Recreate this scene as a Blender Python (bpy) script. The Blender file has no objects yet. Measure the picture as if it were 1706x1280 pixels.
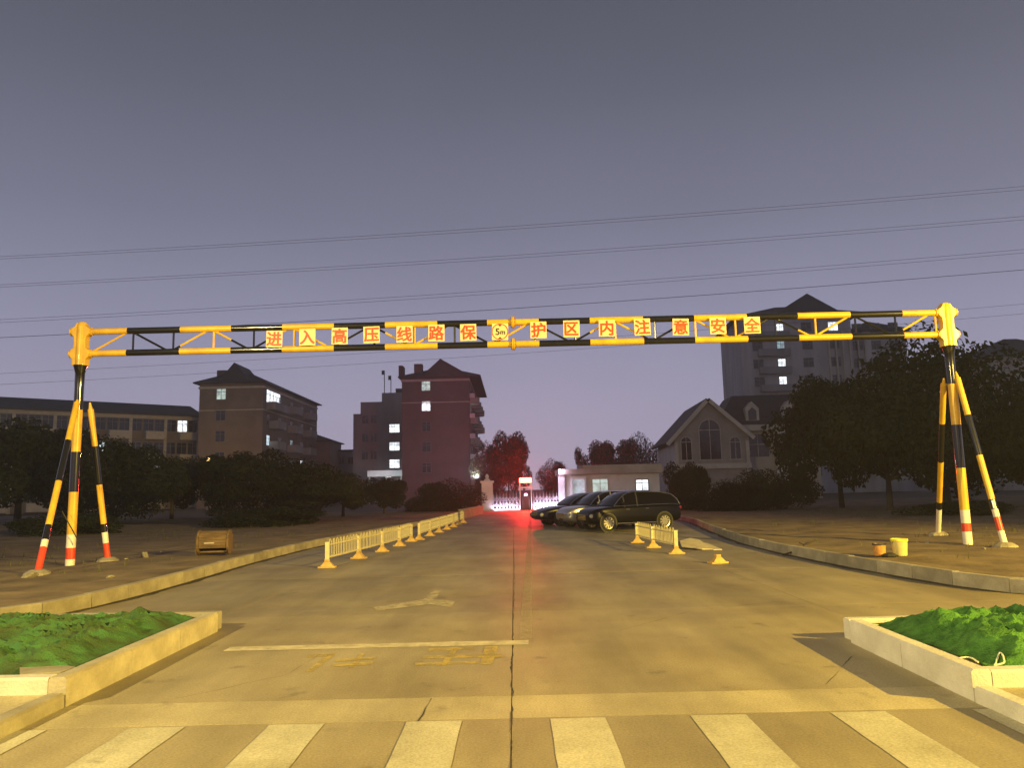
import bpy, bmesh, math, random
from mathutils import Vector, Matrix, noise
random.seed(7)
R = math.radians
sc = bpy.context.scene
# ---------------------------------------------------------------- camera
F_PX, IW, IH = 1300.0, 1706.0, 1280.0
CAM = Vector((0, 0, 1.7))
RM = Matrix.Rotation(R(90 + 7.7), 3, 'X') @ Matrix.Rotation(R(-1.28), 3, 'Z')
cd = bpy.data.cameras.new('camera'); cam = bpy.data.objects.new('camera', cd)
sc.collection.objects.link(cam); sc.camera = cam
cam.matrix_world = Matrix.Translation(CAM) @ RM.to_4x4()
cd.sensor_fit = 'HORIZONTAL'; cd.sensor_width = 36; cd.lens = 36 * F_PX / IW
cd.clip_start = .05; cd.clip_end = 2000
# ---------------------------------------------------------------- sky
world = bpy.data.worlds.new('World'); sc.world = world; world.use_nodes = True
nt = world.node_tree; N = nt.nodes; L = nt.links
bg = N['Background']
sky = N.new('ShaderNodeTexSky'); sky.sky_type = 'NISHITA'; sky.sun_disc = False
sky.sun_elevation = R(-4.0); sky.sun_rotation = R(150); sky.dust_density = 4.0
tc = N.new('ShaderNodeTexCoord'); sp = N.new('ShaderNodeSeparateXYZ'); L.new(tc.outputs['Generated'], sp.inputs[0])
ramp = N.new('ShaderNodeValToRGB'); L.new(sp.outputs['Z'], ramp.inputs[0])   # town light scattered in the night air
cr = ramp.color_ramp
stops = [(0.0, (.420, .370, .490)), (.10, (.395, .368, .500)), (.20, (.315, .315, .448)), (.33, (.190, .197, .278)),
         (.46, (.120, .128, .180)), (.60, (.074, .082, .113)), (1.0, (.050, .055, .077))]
while len(cr.elements) < len(stops): cr.elements.new(.5)
for e, (p, c) in zip(cr.elements, stops): e.position = p; e.color = (*c, 1)
nz = N.new('ShaderNodeTexNoise'); nz.inputs['Scale'].default_value = 1.6; nz.inputs['Detail'].default_value = 3
L.new(tc.outputs['Generated'], nz.inputs['Vector'])
nm = N.new('ShaderNodeMapRange'); nm.inputs[3].default_value = .84; nm.inputs[4].default_value = 1.16
L.new(nz.outputs['Fac'], nm.inputs[0])
mu = N.new('ShaderNodeMix'); mu.data_type = 'RGBA'; mu.blend_type = 'MULTIPLY'; mu.inputs[0].default_value = 1
L.new(ramp.outputs[0], mu.inputs[6]); L.new(nm.outputs[0], mu.inputs[7])
sm = N.new('ShaderNodeMix'); sm.data_type = 'RGBA'; sm.blend_type = 'ADD'; sm.inputs[0].default_value = .05
L.new(mu.outputs[2], sm.inputs[6]); L.new(sky.outputs[0], sm.inputs[7]); L.new(sm.outputs[2], bg.inputs[0])
bg.inputs[1].default_value = 1.0
# ---------------------------------------------------------------- moon-weak sun lamp
sl = bpy.data.lights.new('sun', 'SUN'); sl.energy = .02; sl.angle = R(10); sl.color = (.8, .87, 1)
so = bpy.data.objects.new('sun', sl); sc.collection.objects.link(so)
so.rotation_euler = (R(40), 0, R(-30))
sc.view_settings.view_transform = 'Standard'; sc.view_settings.look = 'None'
sc.view_settings.exposure = 0; sc.view_settings.gamma = 1; sc.view_settings.use_curve_mapping = False
sc.cycles.use_denoising = True
sc.cycles.max_bounces = 6; sc.cycles.diffuse_bounces = 3; sc.cycles.glossy_bounces = 3
sc.cycles.sample_clamp_indirect = 4

# ================================================================ helpers
def ray(px, py): return RM @ Vector(((px - IW/2)/F_PX, -(py - IH/2)/F_PX, -1))
def G(px, py, z=0.0):
    d = ray(px, py); return CAM + d * ((z - CAM.z)/d.z)
def W(px, py, Y):
    d = ray(px, py); return CAM + d * (Y/d.y)
def link(o): sc.collection.objects.link(o); return o
def tag(o, label=None, cat=None, group=None, kind=None):
    if label: o['label'] = label
    if cat: o['category'] = cat
    if group: o['group'] = group
    if kind: o['kind'] = kind
    return o
def empty(name, loc=(0, 0, 0), rz=0, **k):
    o = bpy.data.objects.new(name, None); o.location = loc; o.rotation_euler = (0, 0, rz); o.empty_display_size = .3
    link(o); tag(o, **k); return o
class MB:
    def __init__(s): s.v = []; s.f = []; s.m = []
    def add(s, vs, fs, mi=0):
        n = len(s.v); s.v += [tuple(v) for v in vs]
        for f in fs: s.f.append([i + n for i in f]); s.m.append(mi)
        return s
    def box(s, x0, x1, y0, y1, z0, z1, mi=0, M=None):
        vs = [Vector((x, y, z)) for z in (z0, z1) for x, y in ((x0, y0), (x1, y0), (x1, y1), (x0, y1))]
        if M: vs = [M @ v for v in vs]
        return s.add(vs, [(3, 2, 1, 0), (4, 5, 6, 7), (0, 1, 5, 4), (1, 2, 6, 5), (2, 3, 7, 6), (3, 0, 4, 7)], mi)
    def tube(s, p, q, r, n=12, r2=None, caps=True, mi=0):
        p, q = Vector(p), Vector(q); d = (q - p).normalized(); r2 = r if r2 is None else r2
        a = d.cross(Vector((0, 0, 1)) if abs(d.z) < .95 else Vector((1, 0, 0))).normalized(); b = d.cross(a)
        c = [(a*math.cos(t) + b*math.sin(t)) for t in [2*math.pi*i/n for i in range(n)]]
        vs = [p + k*r for k in c] + [q + k*r2 for k in c]
        fs = [(i, i + n, (i + 1) % n + n, (i + 1) % n) for i in range(n)]
        if caps: fs += [tuple(range(n)), tuple(range(2*n - 1, n - 1, -1))]
        return s.add(vs, fs, mi)
    def path(s, pts, r, n=6, mi=0):
        for p, q in zip(pts, pts[1:]): s.tube(p, q, r, n, mi=mi)
        return s
    def lathe(s, prof, n=16, c=(0, 0, 0), mi=0, M=None, caps=True):
        vs = []
        for r, z in prof:
            for i in range(n):
                t = 2*math.pi*i/n; v = Vector((r*math.cos(t), r*math.sin(t), z))
                vs.append((M @ v if M else v) + Vector(c))
        fs = [(k*n + i, k*n + (i + 1) % n, (k + 1)*n + (i + 1) % n, (k + 1)*n + i) for k in range(len(prof) - 1) for i in range(n)]
        if caps: fs += [tuple(range(n - 1, -1, -1)), tuple(range((len(prof) - 1)*n, len(prof)*n))]
        return s.add(vs, fs, mi)
    def prism(s, poly, y0, y1, mi=0):              # polygon in x,z pushed along y
        n = len(poly); vs = [(x, y0, z) for x, z in poly] + [(x, y1, z) for x, z in poly]
        fs = [tuple(range(n)), tuple(range(2*n - 1, n - 1, -1))] + [(i, i + n, (i + 1) % n + n, (i + 1) % n) for i in range(n)]
        return s.add(vs, fs, mi)
    def hprism(s, poly, z0, z1, mi=0):             # polygon in x,y pushed along z
        n = len(poly); vs = [(x, y, z0) for x, y in poly] + [(x, y, z1) for x, y in poly]
        fs = [tuple(range(n - 1, -1, -1)), tuple(range(n, 2*n))] + [(i, (i + 1) % n, (i + 1) % n + n, i + n) for i in range(n)]
        return s.add(vs, fs, mi)
    def mesh(s, name, mats, smooth=False, fix=True):
        me = bpy.data.meshes.new(name); me.from_pydata(s.v, [], s.f)
        if not isinstance(mats, (list, tuple)): mats = [mats]
        for m in mats: me.materials.append(m)
        for p, i in zip(me.polygons, s.m): p.material_index = i
        if fix:
            bm = bmesh.new(); bm.from_mesh(me); bmesh.ops.recalc_face_normals(bm, faces=bm.faces); bm.to_mesh(me); bm.free()
        if smooth:
            me.polygons.foreach_set('use_smooth', [True]*len(me.polygons))
            try: me.set_sharp_from_angle(angle=R(38))
            except Exception: pass
        me.update(); return me
    def build(s, name, mats, parent=None, smooth=False, bevel=0, **k):
        o = bpy.data.objects.new(name, s.mesh(name, mats, smooth)); o.parent = parent; link(o); tag(o, **k)
        if bevel:
            b = o.modifiers.new('bevel', 'BEVEL'); b.width = bevel; b.segments = 2; b.limit_method = 'ANGLE'
        return o
def inst(name, me, parent=None, loc=(0, 0, 0), rot=(0, 0, 0), scale=(1, 1, 1), **k):
    o = bpy.data.objects.new(name, me); o.parent = parent; o.location = loc; o.rotation_euler = rot; o.scale = scale
    link(o); tag(o, **k); return o

# ---------------------------------------------------------------- materials
def mat(name, col, rough=.7, metal=0, var=.25, scale=3.0, col2=None, bump=0, bscale=40, emit=None, es=0, coat=0, spec=.5, streak=None):
    m = bpy.data.materials.new(name); m.use_nodes = True; t = m.node_tree; n = t.nodes; l = t.links
    p = n['Principled BSDF']; p.inputs['Roughness'].default_value = rough; p.inputs['Metallic'].default_value = metal
    p.inputs['Specular IOR Level'].default_value = spec
    p.inputs['Coat Weight'].default_value = coat; p.inputs['Coat Roughness'].default_value = .08
    tc = n.new('ShaderNodeTexCoord'); src = tc.outputs['Object']
    if streak:
        mp = n.new('ShaderNodeMapping'); mp.inputs['Scale'].default_value = streak; l.new(src, mp.inputs[0]); src = mp.outputs[0]
    a = n.new('ShaderNodeTexNoise'); a.inputs['Scale'].default_value = scale; a.inputs['Detail'].default_value = 6; a.inputs['Roughness'].default_value = .62
    l.new(src, a.inputs['Vector'])
    rp = n.new('ShaderNodeValToRGB'); l.new(a.outputs['Fac'], rp.inputs[0])
    c2 = col2 or tuple(max(0, c*(1 - var)) for c in col); c1 = tuple(min(1, c*(1 + var*.5)) for c in col) if not col2 else col
    rp.color_ramp.elements[0].position = .32; rp.color_ramp.elements[0].color = (*c2, 1)
    rp.color_ramp.elements[1].position = .68; rp.color_ramp.elements[1].color = (*c1, 1)
    l.new(rp.outputs[0], p.inputs['Base Color'])
    if bump:
        b = n.new('ShaderNodeTexNoise'); b.inputs['Scale'].default_value = bscale; b.inputs['Detail'].default_value = 5
        l.new(tc.outputs['Object'], b.inputs['Vector'])
        bp = n.new('ShaderNodeBump'); bp.inputs['Strength'].default_value = bump; bp.inputs['Distance'].default_value = .02
        l.new(b.outputs['Fac'], bp.inputs['Height']); l.new(bp.outputs[0], p.inputs['Normal'])
    if emit:
        p.inputs['Emission Color'].default_value = (*emit, 1); p.inputs['Emission Strength'].default_value = es
    return m
M = {}
# road concrete: world-space stains, tyre-polished paths, speckle
def vary(m, lo=.72, hi=1.12):
    n = m.node_tree.nodes; l = m.node_tree.links; p = n['Principled BSDF']; src = p.inputs['Base Color'].links[0].from_socket
    oi = n.new('ShaderNodeObjectInfo'); r = n.new('ShaderNodeMapRange'); r.inputs[3].default_value = lo; r.inputs[4].default_value = hi; l.new(oi.outputs['Random'], r.inputs[0])
    x = n.new('ShaderNodeMix'); x.data_type = 'RGBA'; x.blend_type = 'MULTIPLY'; x.inputs[0].default_value = 1; l.new(src, x.inputs[6]); l.new(r.outputs[0], x.inputs[7]); l.new(x.outputs[2], p.inputs['Base Color'])
def road_mat(name, base, dark, sc_=.45):
    m = bpy.data.materials.new(name); m.use_nodes = True; t = m.node_tree; n = t.nodes; l = t.links
    p = n['Principled BSDF']; g = n.new('ShaderNodeNewGeometry')
    def nzz(scale, det=6, vec=None, rough=.6):
        a = n.new('ShaderNodeTexNoise'); a.inputs['Scale'].default_value = scale; a.inputs['Detail'].default_value = det
        a.inputs['Roughness'].default_value = rough; l.new(vec or g.outputs['Position'], a.inputs['Vector']); return a.outputs['Fac']
    mp = n.new('ShaderNodeMapping'); mp.inputs['Scale'].default_value = (1.3, .22, 1); l.new(g.outputs['Position'], mp.inputs[0])
    r1 = n.new('ShaderNodeValToRGB'); l.new(nzz(sc_, 7), r1.inputs[0])
    r1.color_ramp.elements[0].position = .30; r1.color_ramp.elements[0].color = (*dark, 1)
    r1.color_ramp.elements[1].position = .62; r1.color_ramp.elements[1].color = (*base, 1)
    r2 = n.new('ShaderNodeMapRange'); r2.inputs[1].default_value = .35; r2.inputs[2].default_value = .65; r2.inputs[3].default_value = .74; r2.inputs[4].default_value = 1.08
    l.new(nzz(.9, 5, mp.outputs[0]), r2.inputs[0])
    r3 = n.new('ShaderNodeMapRange'); r3.inputs[1].default_value = .3; r3.inputs[2].default_value = .7; r3.inputs[3].default_value = .74; r3.inputs[4].default_value = 1.22
    l.new(nzz(55, 3), r3.inputs[0])
    mm = n.new('ShaderNodeMath'); mm.operation = 'MULTIPLY'; l.new(r2.outputs[0], mm.inputs[0]); l.new(r3.outputs[0], mm.inputs[1])
    r4 = n.new('ShaderNodeMapRange'); r4.inputs[1].default_value = .63; r4.inputs[2].default_value = .72; r4.inputs[3].default_value = 1; r4.inputs[4].default_value = .62
    l.new(nzz(1.9, 4), r4.inputs[0]); m4 = n.new('ShaderNodeMath'); m4.operation = 'MULTIPLY'; l.new(mm.outputs[0], m4.inputs[0]); l.new(r4.outputs[0], m4.inputs[1]); mm = m4
    mx = n.new('ShaderNodeMix'); mx.data_type = 'RGBA'; mx.blend_type = 'MULTIPLY'; mx.inputs[0].default_value = 1
    l.new(r1.outputs[0], mx.inputs[6]); l.new(mm.outputs[0], mx.inputs[7]); l.new(mx.outputs[2], p.inputs['Base Color'])
    rr = n.new('ShaderNodeMapRange'); rr.inputs[3].default_value = .42; rr.inputs[4].default_value = .75; l.new(nzz(.7, 4), rr.inputs[0]); l.new(rr.outputs[0], p.inputs['Roughness'])
    bp = n.new('ShaderNodeBump'); bp.inputs['Strength'].default_value = .35; bp.inputs['Distance'].default_value = .006
    l.new(nzz(70, 4), bp.inputs['Height']); l.new(bp.outputs[0], p.inputs['Normal'])
    return m
M['road'] = road_mat('road_concrete', (.30, .255, .165), (.20, .16, .095))
M['road2'] = road_mat('road_patch_concrete', (.40, .345, .225), (.30, .255, .165), 1.2)
M['paint'] = road_mat('worn_road_paint', (.47, .44, .34), (.34, .31, .22), 1.6)
def worn(name, col, thr, scale=9.0, top=1.0):
    # paint that has flaked away: noise holes let the concrete show through
    m = mat(name, col, .7, var=.35, scale=6); t = m.node_tree; n = t.nodes; l = t.links
    g = n.new('ShaderNodeNewGeometry'); a = n.new('ShaderNodeTexNoise'); a.inputs['Scale'].default_value = scale; a.inputs['Detail'].default_value = 8
    a.inputs['Roughness'].default_value = .75; l.new(g.outputs['Position'], a.inputs['Vector'])
    r = n.new('ShaderNodeMapRange'); r.inputs[1].default_value = thr - .12; r.inputs[2].default_value = thr + .14; r.inputs[4].default_value = top; l.new(a.outputs['Fac'], r.inputs[0])
    l.new(r.outputs[0], n['Principled BSDF'].inputs['Alpha']); return m
M['faint'] = worn('faded_white_paint', (.46, .40, .28), .38, 5, .8)
M['stop'] = worn('worn_stop_line_paint', (.52, .46, .34), .30, 5, .85)
M['faintline'] = worn('faded_line_paint', (.42, .36, .25), .46, 14, .55)
M['fyellow'] = worn('faded_yellow_paint', (.46, .35, .10), .42, 6, .62)
M['joint'] = mat('joint_dirt', (.03, .024, .018), .95)
M['dirt'] = mat('verge_dirt', (.20, .145, .085), .95, scale=1.1, col2=(.075, .05, .03), bump=.8, bscale=9)
M['gutter'] = worn('gutter_mud', (.045, .034, .022), .40, 3)
M['earth'] = mat('earth', (.06, .05, .035), .95, scale=.2)
M['grass'] = mat('verge_grass', (.05, .07, .02), .8, scale=2, col2=(.09, .075, .03))
M['kerb'] = mat('kerb_stone', (.35, .315, .25), .8, scale=2.5, col2=(.20, .175, .135), bump=.5, bscale=30)
M['kerbw'] = mat('kerb_granite', (.55, .53, .50), .7, scale=2.2, col2=(.38, .36, .33), bump=.4, bscale=40)
vary(M['kerb']); vary(M['kerbw'], .85, 1.08); vary(M['road'], .88, 1.08)
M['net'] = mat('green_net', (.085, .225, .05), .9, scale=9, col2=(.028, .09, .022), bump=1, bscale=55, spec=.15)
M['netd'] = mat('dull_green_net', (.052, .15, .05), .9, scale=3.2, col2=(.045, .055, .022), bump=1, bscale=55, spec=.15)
M['rope'] = mat('white_rope', (.6, .6, .45), .8)
M['yellow'] = mat('yellow_paint', (.64, .385, .03), .38, scale=3, var=.22, coat=.12)
M['black'] = mat('black_paint', (.008, .008, .010), .16, scale=3, coat=.5)
M['white'] = mat('white_wrap', (.72, .66, .60), .5, scale=5, var=.12)
M['red'] = mat('red_wrap', (.62, .055, .02), .4, scale=5, var=.2)
M['rust'] = mat('rusty_bolt', (.28, .12, .04), .7, scale=20)
M['plate'] = mat('sign_plate', (.74, .55, .32), .5, scale=6, var=.08)
M['signred'] = mat('sign_red', (.62, .05, .015), .5, var=.08)
M['signblack'] = mat('sign_black', (.03, .02, .02), .5)
M['fence'] = mat('barrier_enamel', (.54, .475, .29), .5, scale=4, var=.18)
M['base'] = mat('barrier_base', (.50, .32, .10), .7, scale=9, var=.3)
M['wood'] = mat('old_wood', (.17, .105, .05), .85, scale=2.5, col2=(.06, .037, .018), streak=(1, 9, 1), bump=.6, bscale=14)
M['bucketo'] = mat('orange_paint_bucket', (.60, .33, .10), .5, scale=14, col2=(.40, .14, .03))
M['buckety'] = mat('yellow_bucket', (.56, .48, .20), .45, scale=5, var=.15)
M['bucketrim'] = mat('bright_bucket_rim', (.75, .68, .06), .4)
M['darkplastic'] = mat('dark_plastic', (.02, .018, .02), .5)
M['board'] = mat('pale_board', (.60, .52, .32), .7, scale=4, var=.2)
M['carblack'] = mat('car_black', (.003, .003, .004), .20, coat=.12, var=.05, spec=.15)
M['carsilver'] = mat('car_silver', (.33, .31, .30), .28, metal=.6, coat=.8, var=.05)
M['cardark'] = mat('car_dark_blue', (.006, .006, .012), .22, coat=.3, var=.05, spec=.3)
M['glass'] = mat('car_glass', (.004, .004, .005), .06, var=.05, spec=.2)
M['chrome'] = mat('chrome', (.75, .72, .68), .12, metal=1, var=.05)
M['rubber'] = mat('tyre', (.012, .012, .012), .8)
M['rim'] = mat('alloy', (.42, .40, .36), .30, metal=1, var=.1)
M['lamp'] = mat('headlamp', (.35, .35, .36), .1, var=.1, coat=1)
M['tail'] = mat('tail_lamp', (.18, .01, .01), .15, coat=1)
M['brick'] = mat('wall_brown', (.165, .130, .108), .85, scale=.5, var=.25)
M['brickr'] = mat('wall_red_brown', (.130, .090, .082), .85, scale=.4, var=.25)
M['cream'] = mat('wall_cream', (.38, .34, .29), .85, scale=.5, var=.25)
M['grey'] = mat('wall_grey', (.24, .235, .24), .85, scale=.4, var=.25, streak=(1, 1, .25))
M['tower'] = mat('wall_tower', (.38, .37, .38), .85, scale=.5, var=.3, streak=(1, 1, .2))
M['trim'] = mat('trim_pale', (.42, .38, .33), .8, scale=1, var=.2)
M['villa'] = mat('wall_villa', (.27, .235, .21), .85, scale=.7, var=.25)
M['offwhite'] = mat('wall_offwhite', (.62, .60, .60), .8, scale=.8, var=.15)
M['roof'] = mat('roof_tile_dark', (.030, .030, .036), .7, scale=1, var=.3)
M['roofb'] = mat('roof_brown', (.06, .045, .045), .75, scale=1, var=.3)
M['pane'] = mat('dark_pane', (.012, .013, .016), .12, var=.2)
M['frame'] = mat('window_frame', (.16, .15, .15), .5)
def lit(name, c, s):
    m = mat(name, (.5, .5, .5), .5, emit=c, es=s)
    # curtains and furniture make a lit pane uneven
    t = m.node_tree; n = t.nodes; l = t.links; a = n.new('ShaderNodeTexNoise'); a.inputs['Scale'].default_value = 1.7; a.inputs['Detail'].default_value = 2
    tcx = n.new('ShaderNodeTexCoord'); l.new(tcx.outputs['Object'], a.inputs['Vector'])
    r = n.new('ShaderNodeMapRange'); r.inputs[1].default_value = .38; r.inputs[2].default_value = .6; r.inputs[3].default_value = .45*s; r.inputs[4].default_value = s
    l.new(a.outputs['Fac'], r.inputs[0]); l.new(r.outputs[0], n['Principled BSDF'].inputs['Emission Strength']); return m
M['litc'] = lit('lit_pane_cool', (.72, .92, 1), 1.5)
M['litw'] = lit('lit_pane_white', (.88, .95, 1), 1.9)
M['litg'] = lit('lit_pane_green', (.62, .85, .78), .75)
M['litd'] = lit('lit_pane_dim', (.5, .75, .85), .5)
M['steel'] = mat('galvanised', (.30, .31, .33), .45, metal=.5)
M['steelw'] = mat('gate_steel', (.62, .62, .66), .35, metal=.3)
M['cable'] = mat('cable', (.05, .05, .055), .6)
M['bark'] = mat('bark', (.045, .035, .028), .95, scale=4)
def leafmat(name, c, c2):
    m = mat(name, c, .8, col2=c2, scale=1.4, spec=.1); return m
M['leaf'] = leafmat('leaf_dark', (.022, .030, .015), (.010, .015, .007))
M['leaf2'] = leafmat('leaf_mid', (.030, .038, .018), (.013, .019, .009))
M['ledred'] = mat('led_red', (.1, .01, .01), .5, emit=(1, .10, .05), es=22, var=0)
M['ledwhite'] = mat('led_white', (.8, .8, .8), .5, emit=(.92, .88, 1), es=7, var=0)
M['ledpurple'] = mat('led_violet', (.5, .4, .6), .5, emit=(.95, .62, 1), es=5, var=0)
M['lens'] = mat('lamp_lens', (.8, .7, .4), .4, emit=(1, .70, .25), es=6, var=0)

# ================================================================ ground, road
mb = MB(); mb.add([(-900, -300, -.12), (900, -300, -.12), (900, 1500, -.12), (-900, 1500, -.12)], [(0, 1, 2, 3)])
mb.build('ground', M['earth'], kind='structure')
road = empty('road', (0, 0, 0), kind='structure')
mb = MB(); mb.box(-40, 40, -30, 70, -.10, -.03); mb.build('road_bed', M['joint'], road)
xs = [-22, -17.4, -13, -8.4, -4.2, -.06, 4.2, 8.6, 13, 17.5, 22]
ys = [-12, -7, -2, 2.1, 6.13, 6.77, 11.3, 16.2, 21.1, 26, 31, 36, 41, 46, 52, 58, 68]
for i in range(len(xs) - 1):
    for j in range(len(ys) - 1):
        x0, x1, y0, y1 = xs[i], xs[i + 1], ys[j], ys[j + 1]
        if y0 > 20 and (x1 < -9 or x0 > 9): continue
        cx, cy = (x0 + x1)/2, (y0 + y1)/2
        g = .0035
        mb = MB(); mb.box(x0 - cx + g, x1 - cx - g, y0 - cy + g, y1 - cy - g, -.05, 0)
        o = mb.build('concrete_slab', M['road2'] if abs(y0 - 6.13) < .01 else M['road'], road)
        o.location = (cx, cy, random.uniform(-.001, .001))
Z1 = .0045
def sheet(name, poly, m, z=Z1, parent=road):
    mb = MB(); mb.add([(x, y, z) for x, y in poly], [tuple(range(len(poly)))])
    return mb.build(name, m, parent)
def rough_poly(x0, y0, x1, y1, j=.004, n=14):
    pts = []
    for k in range(n): pts.append((x0 + random.uniform(-j, j), y0 + (y1 - y0)*k/n))
    for k in range(4): pts.append((x0 + (x1 - x0)*k/4, y1 + random.uniform(-j, j)))
    for k in range(n): pts.append((x1 + random.uniform(-j, j), y1 - (y1 - y0)*k/n))
    for k in range(4): pts.append((x1 - (x1 - x0)*k/4, y0 + random.uniform(-j, j)))
    return pts
for x0 in (-5.0, -3.92, -2.90, -1.86, -.84, .23, 1.27, 2.31, 3.36):
    sheet('crosswalk_stripe', rough_poly(x0, 2.3, x0 + .41, 6.08), M['paint'])
# stop line, centre line, worn arrow and worn lettering
sheet('stop_line', rough_poly(-3.25, 8.90, .12, 9.14, .012), M['stop'])
y = 9.2
while y < 60:
    x = .02 + (y - 9.4)*.0215
    sheet('centre_line', [(x, y), (x + .15, y), (x + .15 + .064, y + 2.95), (x + .064, y + 2.95)], M['faintline']); y += 3.0
pxn = [0]
def pxsheet(name, pts, m):
    pxn[0] += 1; sheet(name, [(G(*p).x, G(*p).y) for p in pts], m, Z1 + .0005*(pxn[0] % 7))
pxsheet('turn_arrow', [(622, 1013), (705, 1000), (722, 984), (736, 986), (722, 1000), (758, 1003), (752, 1013), (715, 1008), (628, 1019)], M['faint'])
for st in ([(512, 1092), (545, 1090), (560, 1089), (557, 1094), (512, 1097)], [(545, 1092), (560, 1091), (520, 1121), (508, 1121)],
           [(560, 1100), (627, 1096), (626, 1100), (558, 1104)], [(555, 1108), (622, 1104), (620, 1109), (552, 1113)], [(600, 1090), (608, 1090), (590, 1115), (580, 1115)]):
    pxsheet('road_lettering', st, M['fyellow'])
for st in ([(715, 1082), (790, 1079), (790, 1083), (712, 1087)], [(705, 1094), (835, 1090), (838, 1096), (703, 1099)], [(692, 1106), (800, 1103), (800, 1107), (690, 1111)],
           [(808, 1079), (830, 1078), (820, 1109), (800, 1109)], [(755, 1080), (765, 1080), (745, 1110), (733, 1110)]):
    pxsheet('road_lettering', st, M['fyellow'])

def crack(pts, wid, seed):
    fine = []
    for (x0, y0), (x1, y1) in zip(pts, pts[1:]):
        n = max(2, int(math.hypot(x1 - x0, y1 - y0)/.06))
        fine += [(x0 + (x1 - x0)*k/n, y0 + (y1 - y0)*k/n) for k in range(n)]
    vs = []; mb = MB(); ux, uy = pts[-1][0] - pts[0][0], pts[-1][1] - pts[0][1]; ll = math.hypot(ux, uy); nx_, ny_ = -uy/ll, ux/ll
    for k, (x, y) in enumerate(fine):
        o_ = .022*noise.noise((x*3, y*3, seed)) + .010*noise.noise((x*13, y*13, seed)); w_ = max(.0008, wid*(.55 + 1.1*noise.noise((x*2.5, y*2.5, seed + 3))))
        vs += [(x + nx_*(o_ - w_), y + ny_*(o_ - w_), .003), (x + nx_*(o_ + w_), y + ny_*(o_ + w_), .003)]
    mb.add(vs, [(2*i, 2*i + 2, 2*i + 3, 2*i + 1) for i in range(len(fine) - 1)]); mb.build('crack', M['joint'], road)
crack([(-.06, 2), (-.06, 9.3)], .007, 1); crack([(-.06, 9.3), (-.03, 16), (-.06, 24)], .004, 5)
crack([(-.75, 6.1), (-.72, 6.8)], .006, 2); crack([(1.2, 9.6), (2.4, 11), (4.4, 11.9)], .003, 8); crack([(-3.3, 11.2), (-1.9, 12.6), (-.2, 13.0)], .003, 11)
crack([(2.6, 6.9), (3.3, 8.0)], .003, 6); crack([(-2.9, 6.9), (-2.2, 7.7), (-2.1, 8.7)], .003, 9)
# ---------------------------------------------------------------- kerbs and verges
kst = {}
def kerb_mesh(h, m):
    if (h, m) not in kst:
        o = MB(); b = .02; w = .15; l = .49
        prof = [(0, -.08), (0, h - b), (b, h), (w - b, h), (w, h - b), (w, -.08)]
        vs = [(x, -l, z) for x, z in prof] + [(x, l, z) for x, z in prof]; n = 6
        o.add(vs, [tuple(range(n)), tuple(range(2*n - 1, n - 1, -1))] + [(i, i + n, (i + 1) % n + n, (i + 1) % n) for i in range(n)])
        kst[(h, m)] = o.mesh('kerb_stone', M[m])
    return kst[(h, m)]
def smooth_line(pts, step=1.0):
    # Catmull-Rom through the points, resampled at the stone length
    P = [Vector((*p, 0)) for p in pts]; P = [2*P[0] - P[1]] + P + [2*P[-1] - P[-2]]; fine = []
    for a, b, c, d in zip(P, P[1:], P[2:], P[3:]):
        for k in range(40):
            t = k/40; fine.append(.5*((2*b) + (c - a)*t + (2*a - 5*b + 4*c - d)*t*t + (3*b - a - 3*c + d)*t**3))
    fine.append(P[-2]); out = [fine[0]]; acc = 0
    for p, q in zip(fine, fine[1:]):
        acc += (q - p).length
        if acc >= step: out.append(q); acc = 0
    return out
def kerb(name, line, side, h, m='kerb', jit=.006):
    root = empty(name, (0, 0, 0), kind='structure')
    for p, q in zip(line, line[1:]):
        d = q - p; a = math.atan2(d.y, d.x) - math.pi/2
        c = (p + q)/2
        o = inst('kerb_stone', kerb_mesh(h, m), root, (c.x + random.uniform(-jit, jit), c.y, random.uniform(-jit, jit)), (0, random.uniform(-.015, .015), a + random.uniform(-.006, .006)), (side, (d.length - .012)/.98, 1))
    return root
LK = smooth_line([(-12.5, 9.6), (-9.2, 10.2), (-7.15, 11.1), (-6.6, 14.2), (-6.65, 20.4), (-6.3, 27), (-4.7, 40), (-3.1, 52), (-2.9, 63)])
RK = smooth_line([(13, 9.8), (9.6, 10.6), (7.5, 11.8), (6.87, 14.4), (6.56, 18.7), (6.6, 23.3), (7.3, 30), (8.1, 38), (7.6, 50), (6.4, 63)])
kerb('left_kerb', LK, -1, .22); kerb('right_kerb', RK, 1, .22)
def verge(name, line, side):
    mb = MB(); vs = []; off = [.10, .35, .8, 1.4, 2.1, 2.9, 3.8, 4.8, 6, 7.5, 9.5, 12, 16, 24, 40, 70]; rows = []
    pts = []
    for p, q in zip(line, line[1:]): pts += [p, p.lerp(q, .5)]
    pts.append(line[-1])
    for k, p in enumerate(pts):
        a = pts[max(0, k - 1)]; b = pts[min(len(pts) - 1, k + 1)]; t = (b - a).normalized(); nrm = Vector((t.y, -t.x, 0)) * (1 if side > 0 else -1)
        far = Vector((side, 0, 0))
        for d in off:
            w = min(1, d/6); dr = (nrm*(1 - w) + far*w).normalized()
            v = p + dr*d
            z = .20 + (0 if d < .2 else .05*noise.noise((v.x*.8, v.y*.8, 0)) + .03*noise.noise((v.x*2.7, v.y*2.7, 3)))
            if d > 8: z += .02*(d - 8)*.5
            vs.append((v.x, v.y, z))
    n = len(off)
    fs = [(i*n + j, (i + 1)*n + j, (i + 1)*n + j + 1, i*n + j + 1) for i in range(len(pts) - 1) for j in range(n - 1)]
    mb.add(vs, fs); return mb.build(name, M['dirt'], kind='structure', smooth=True)
verge('left_verge', LK, -1); verge('right_verge', RK, 1)
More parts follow.
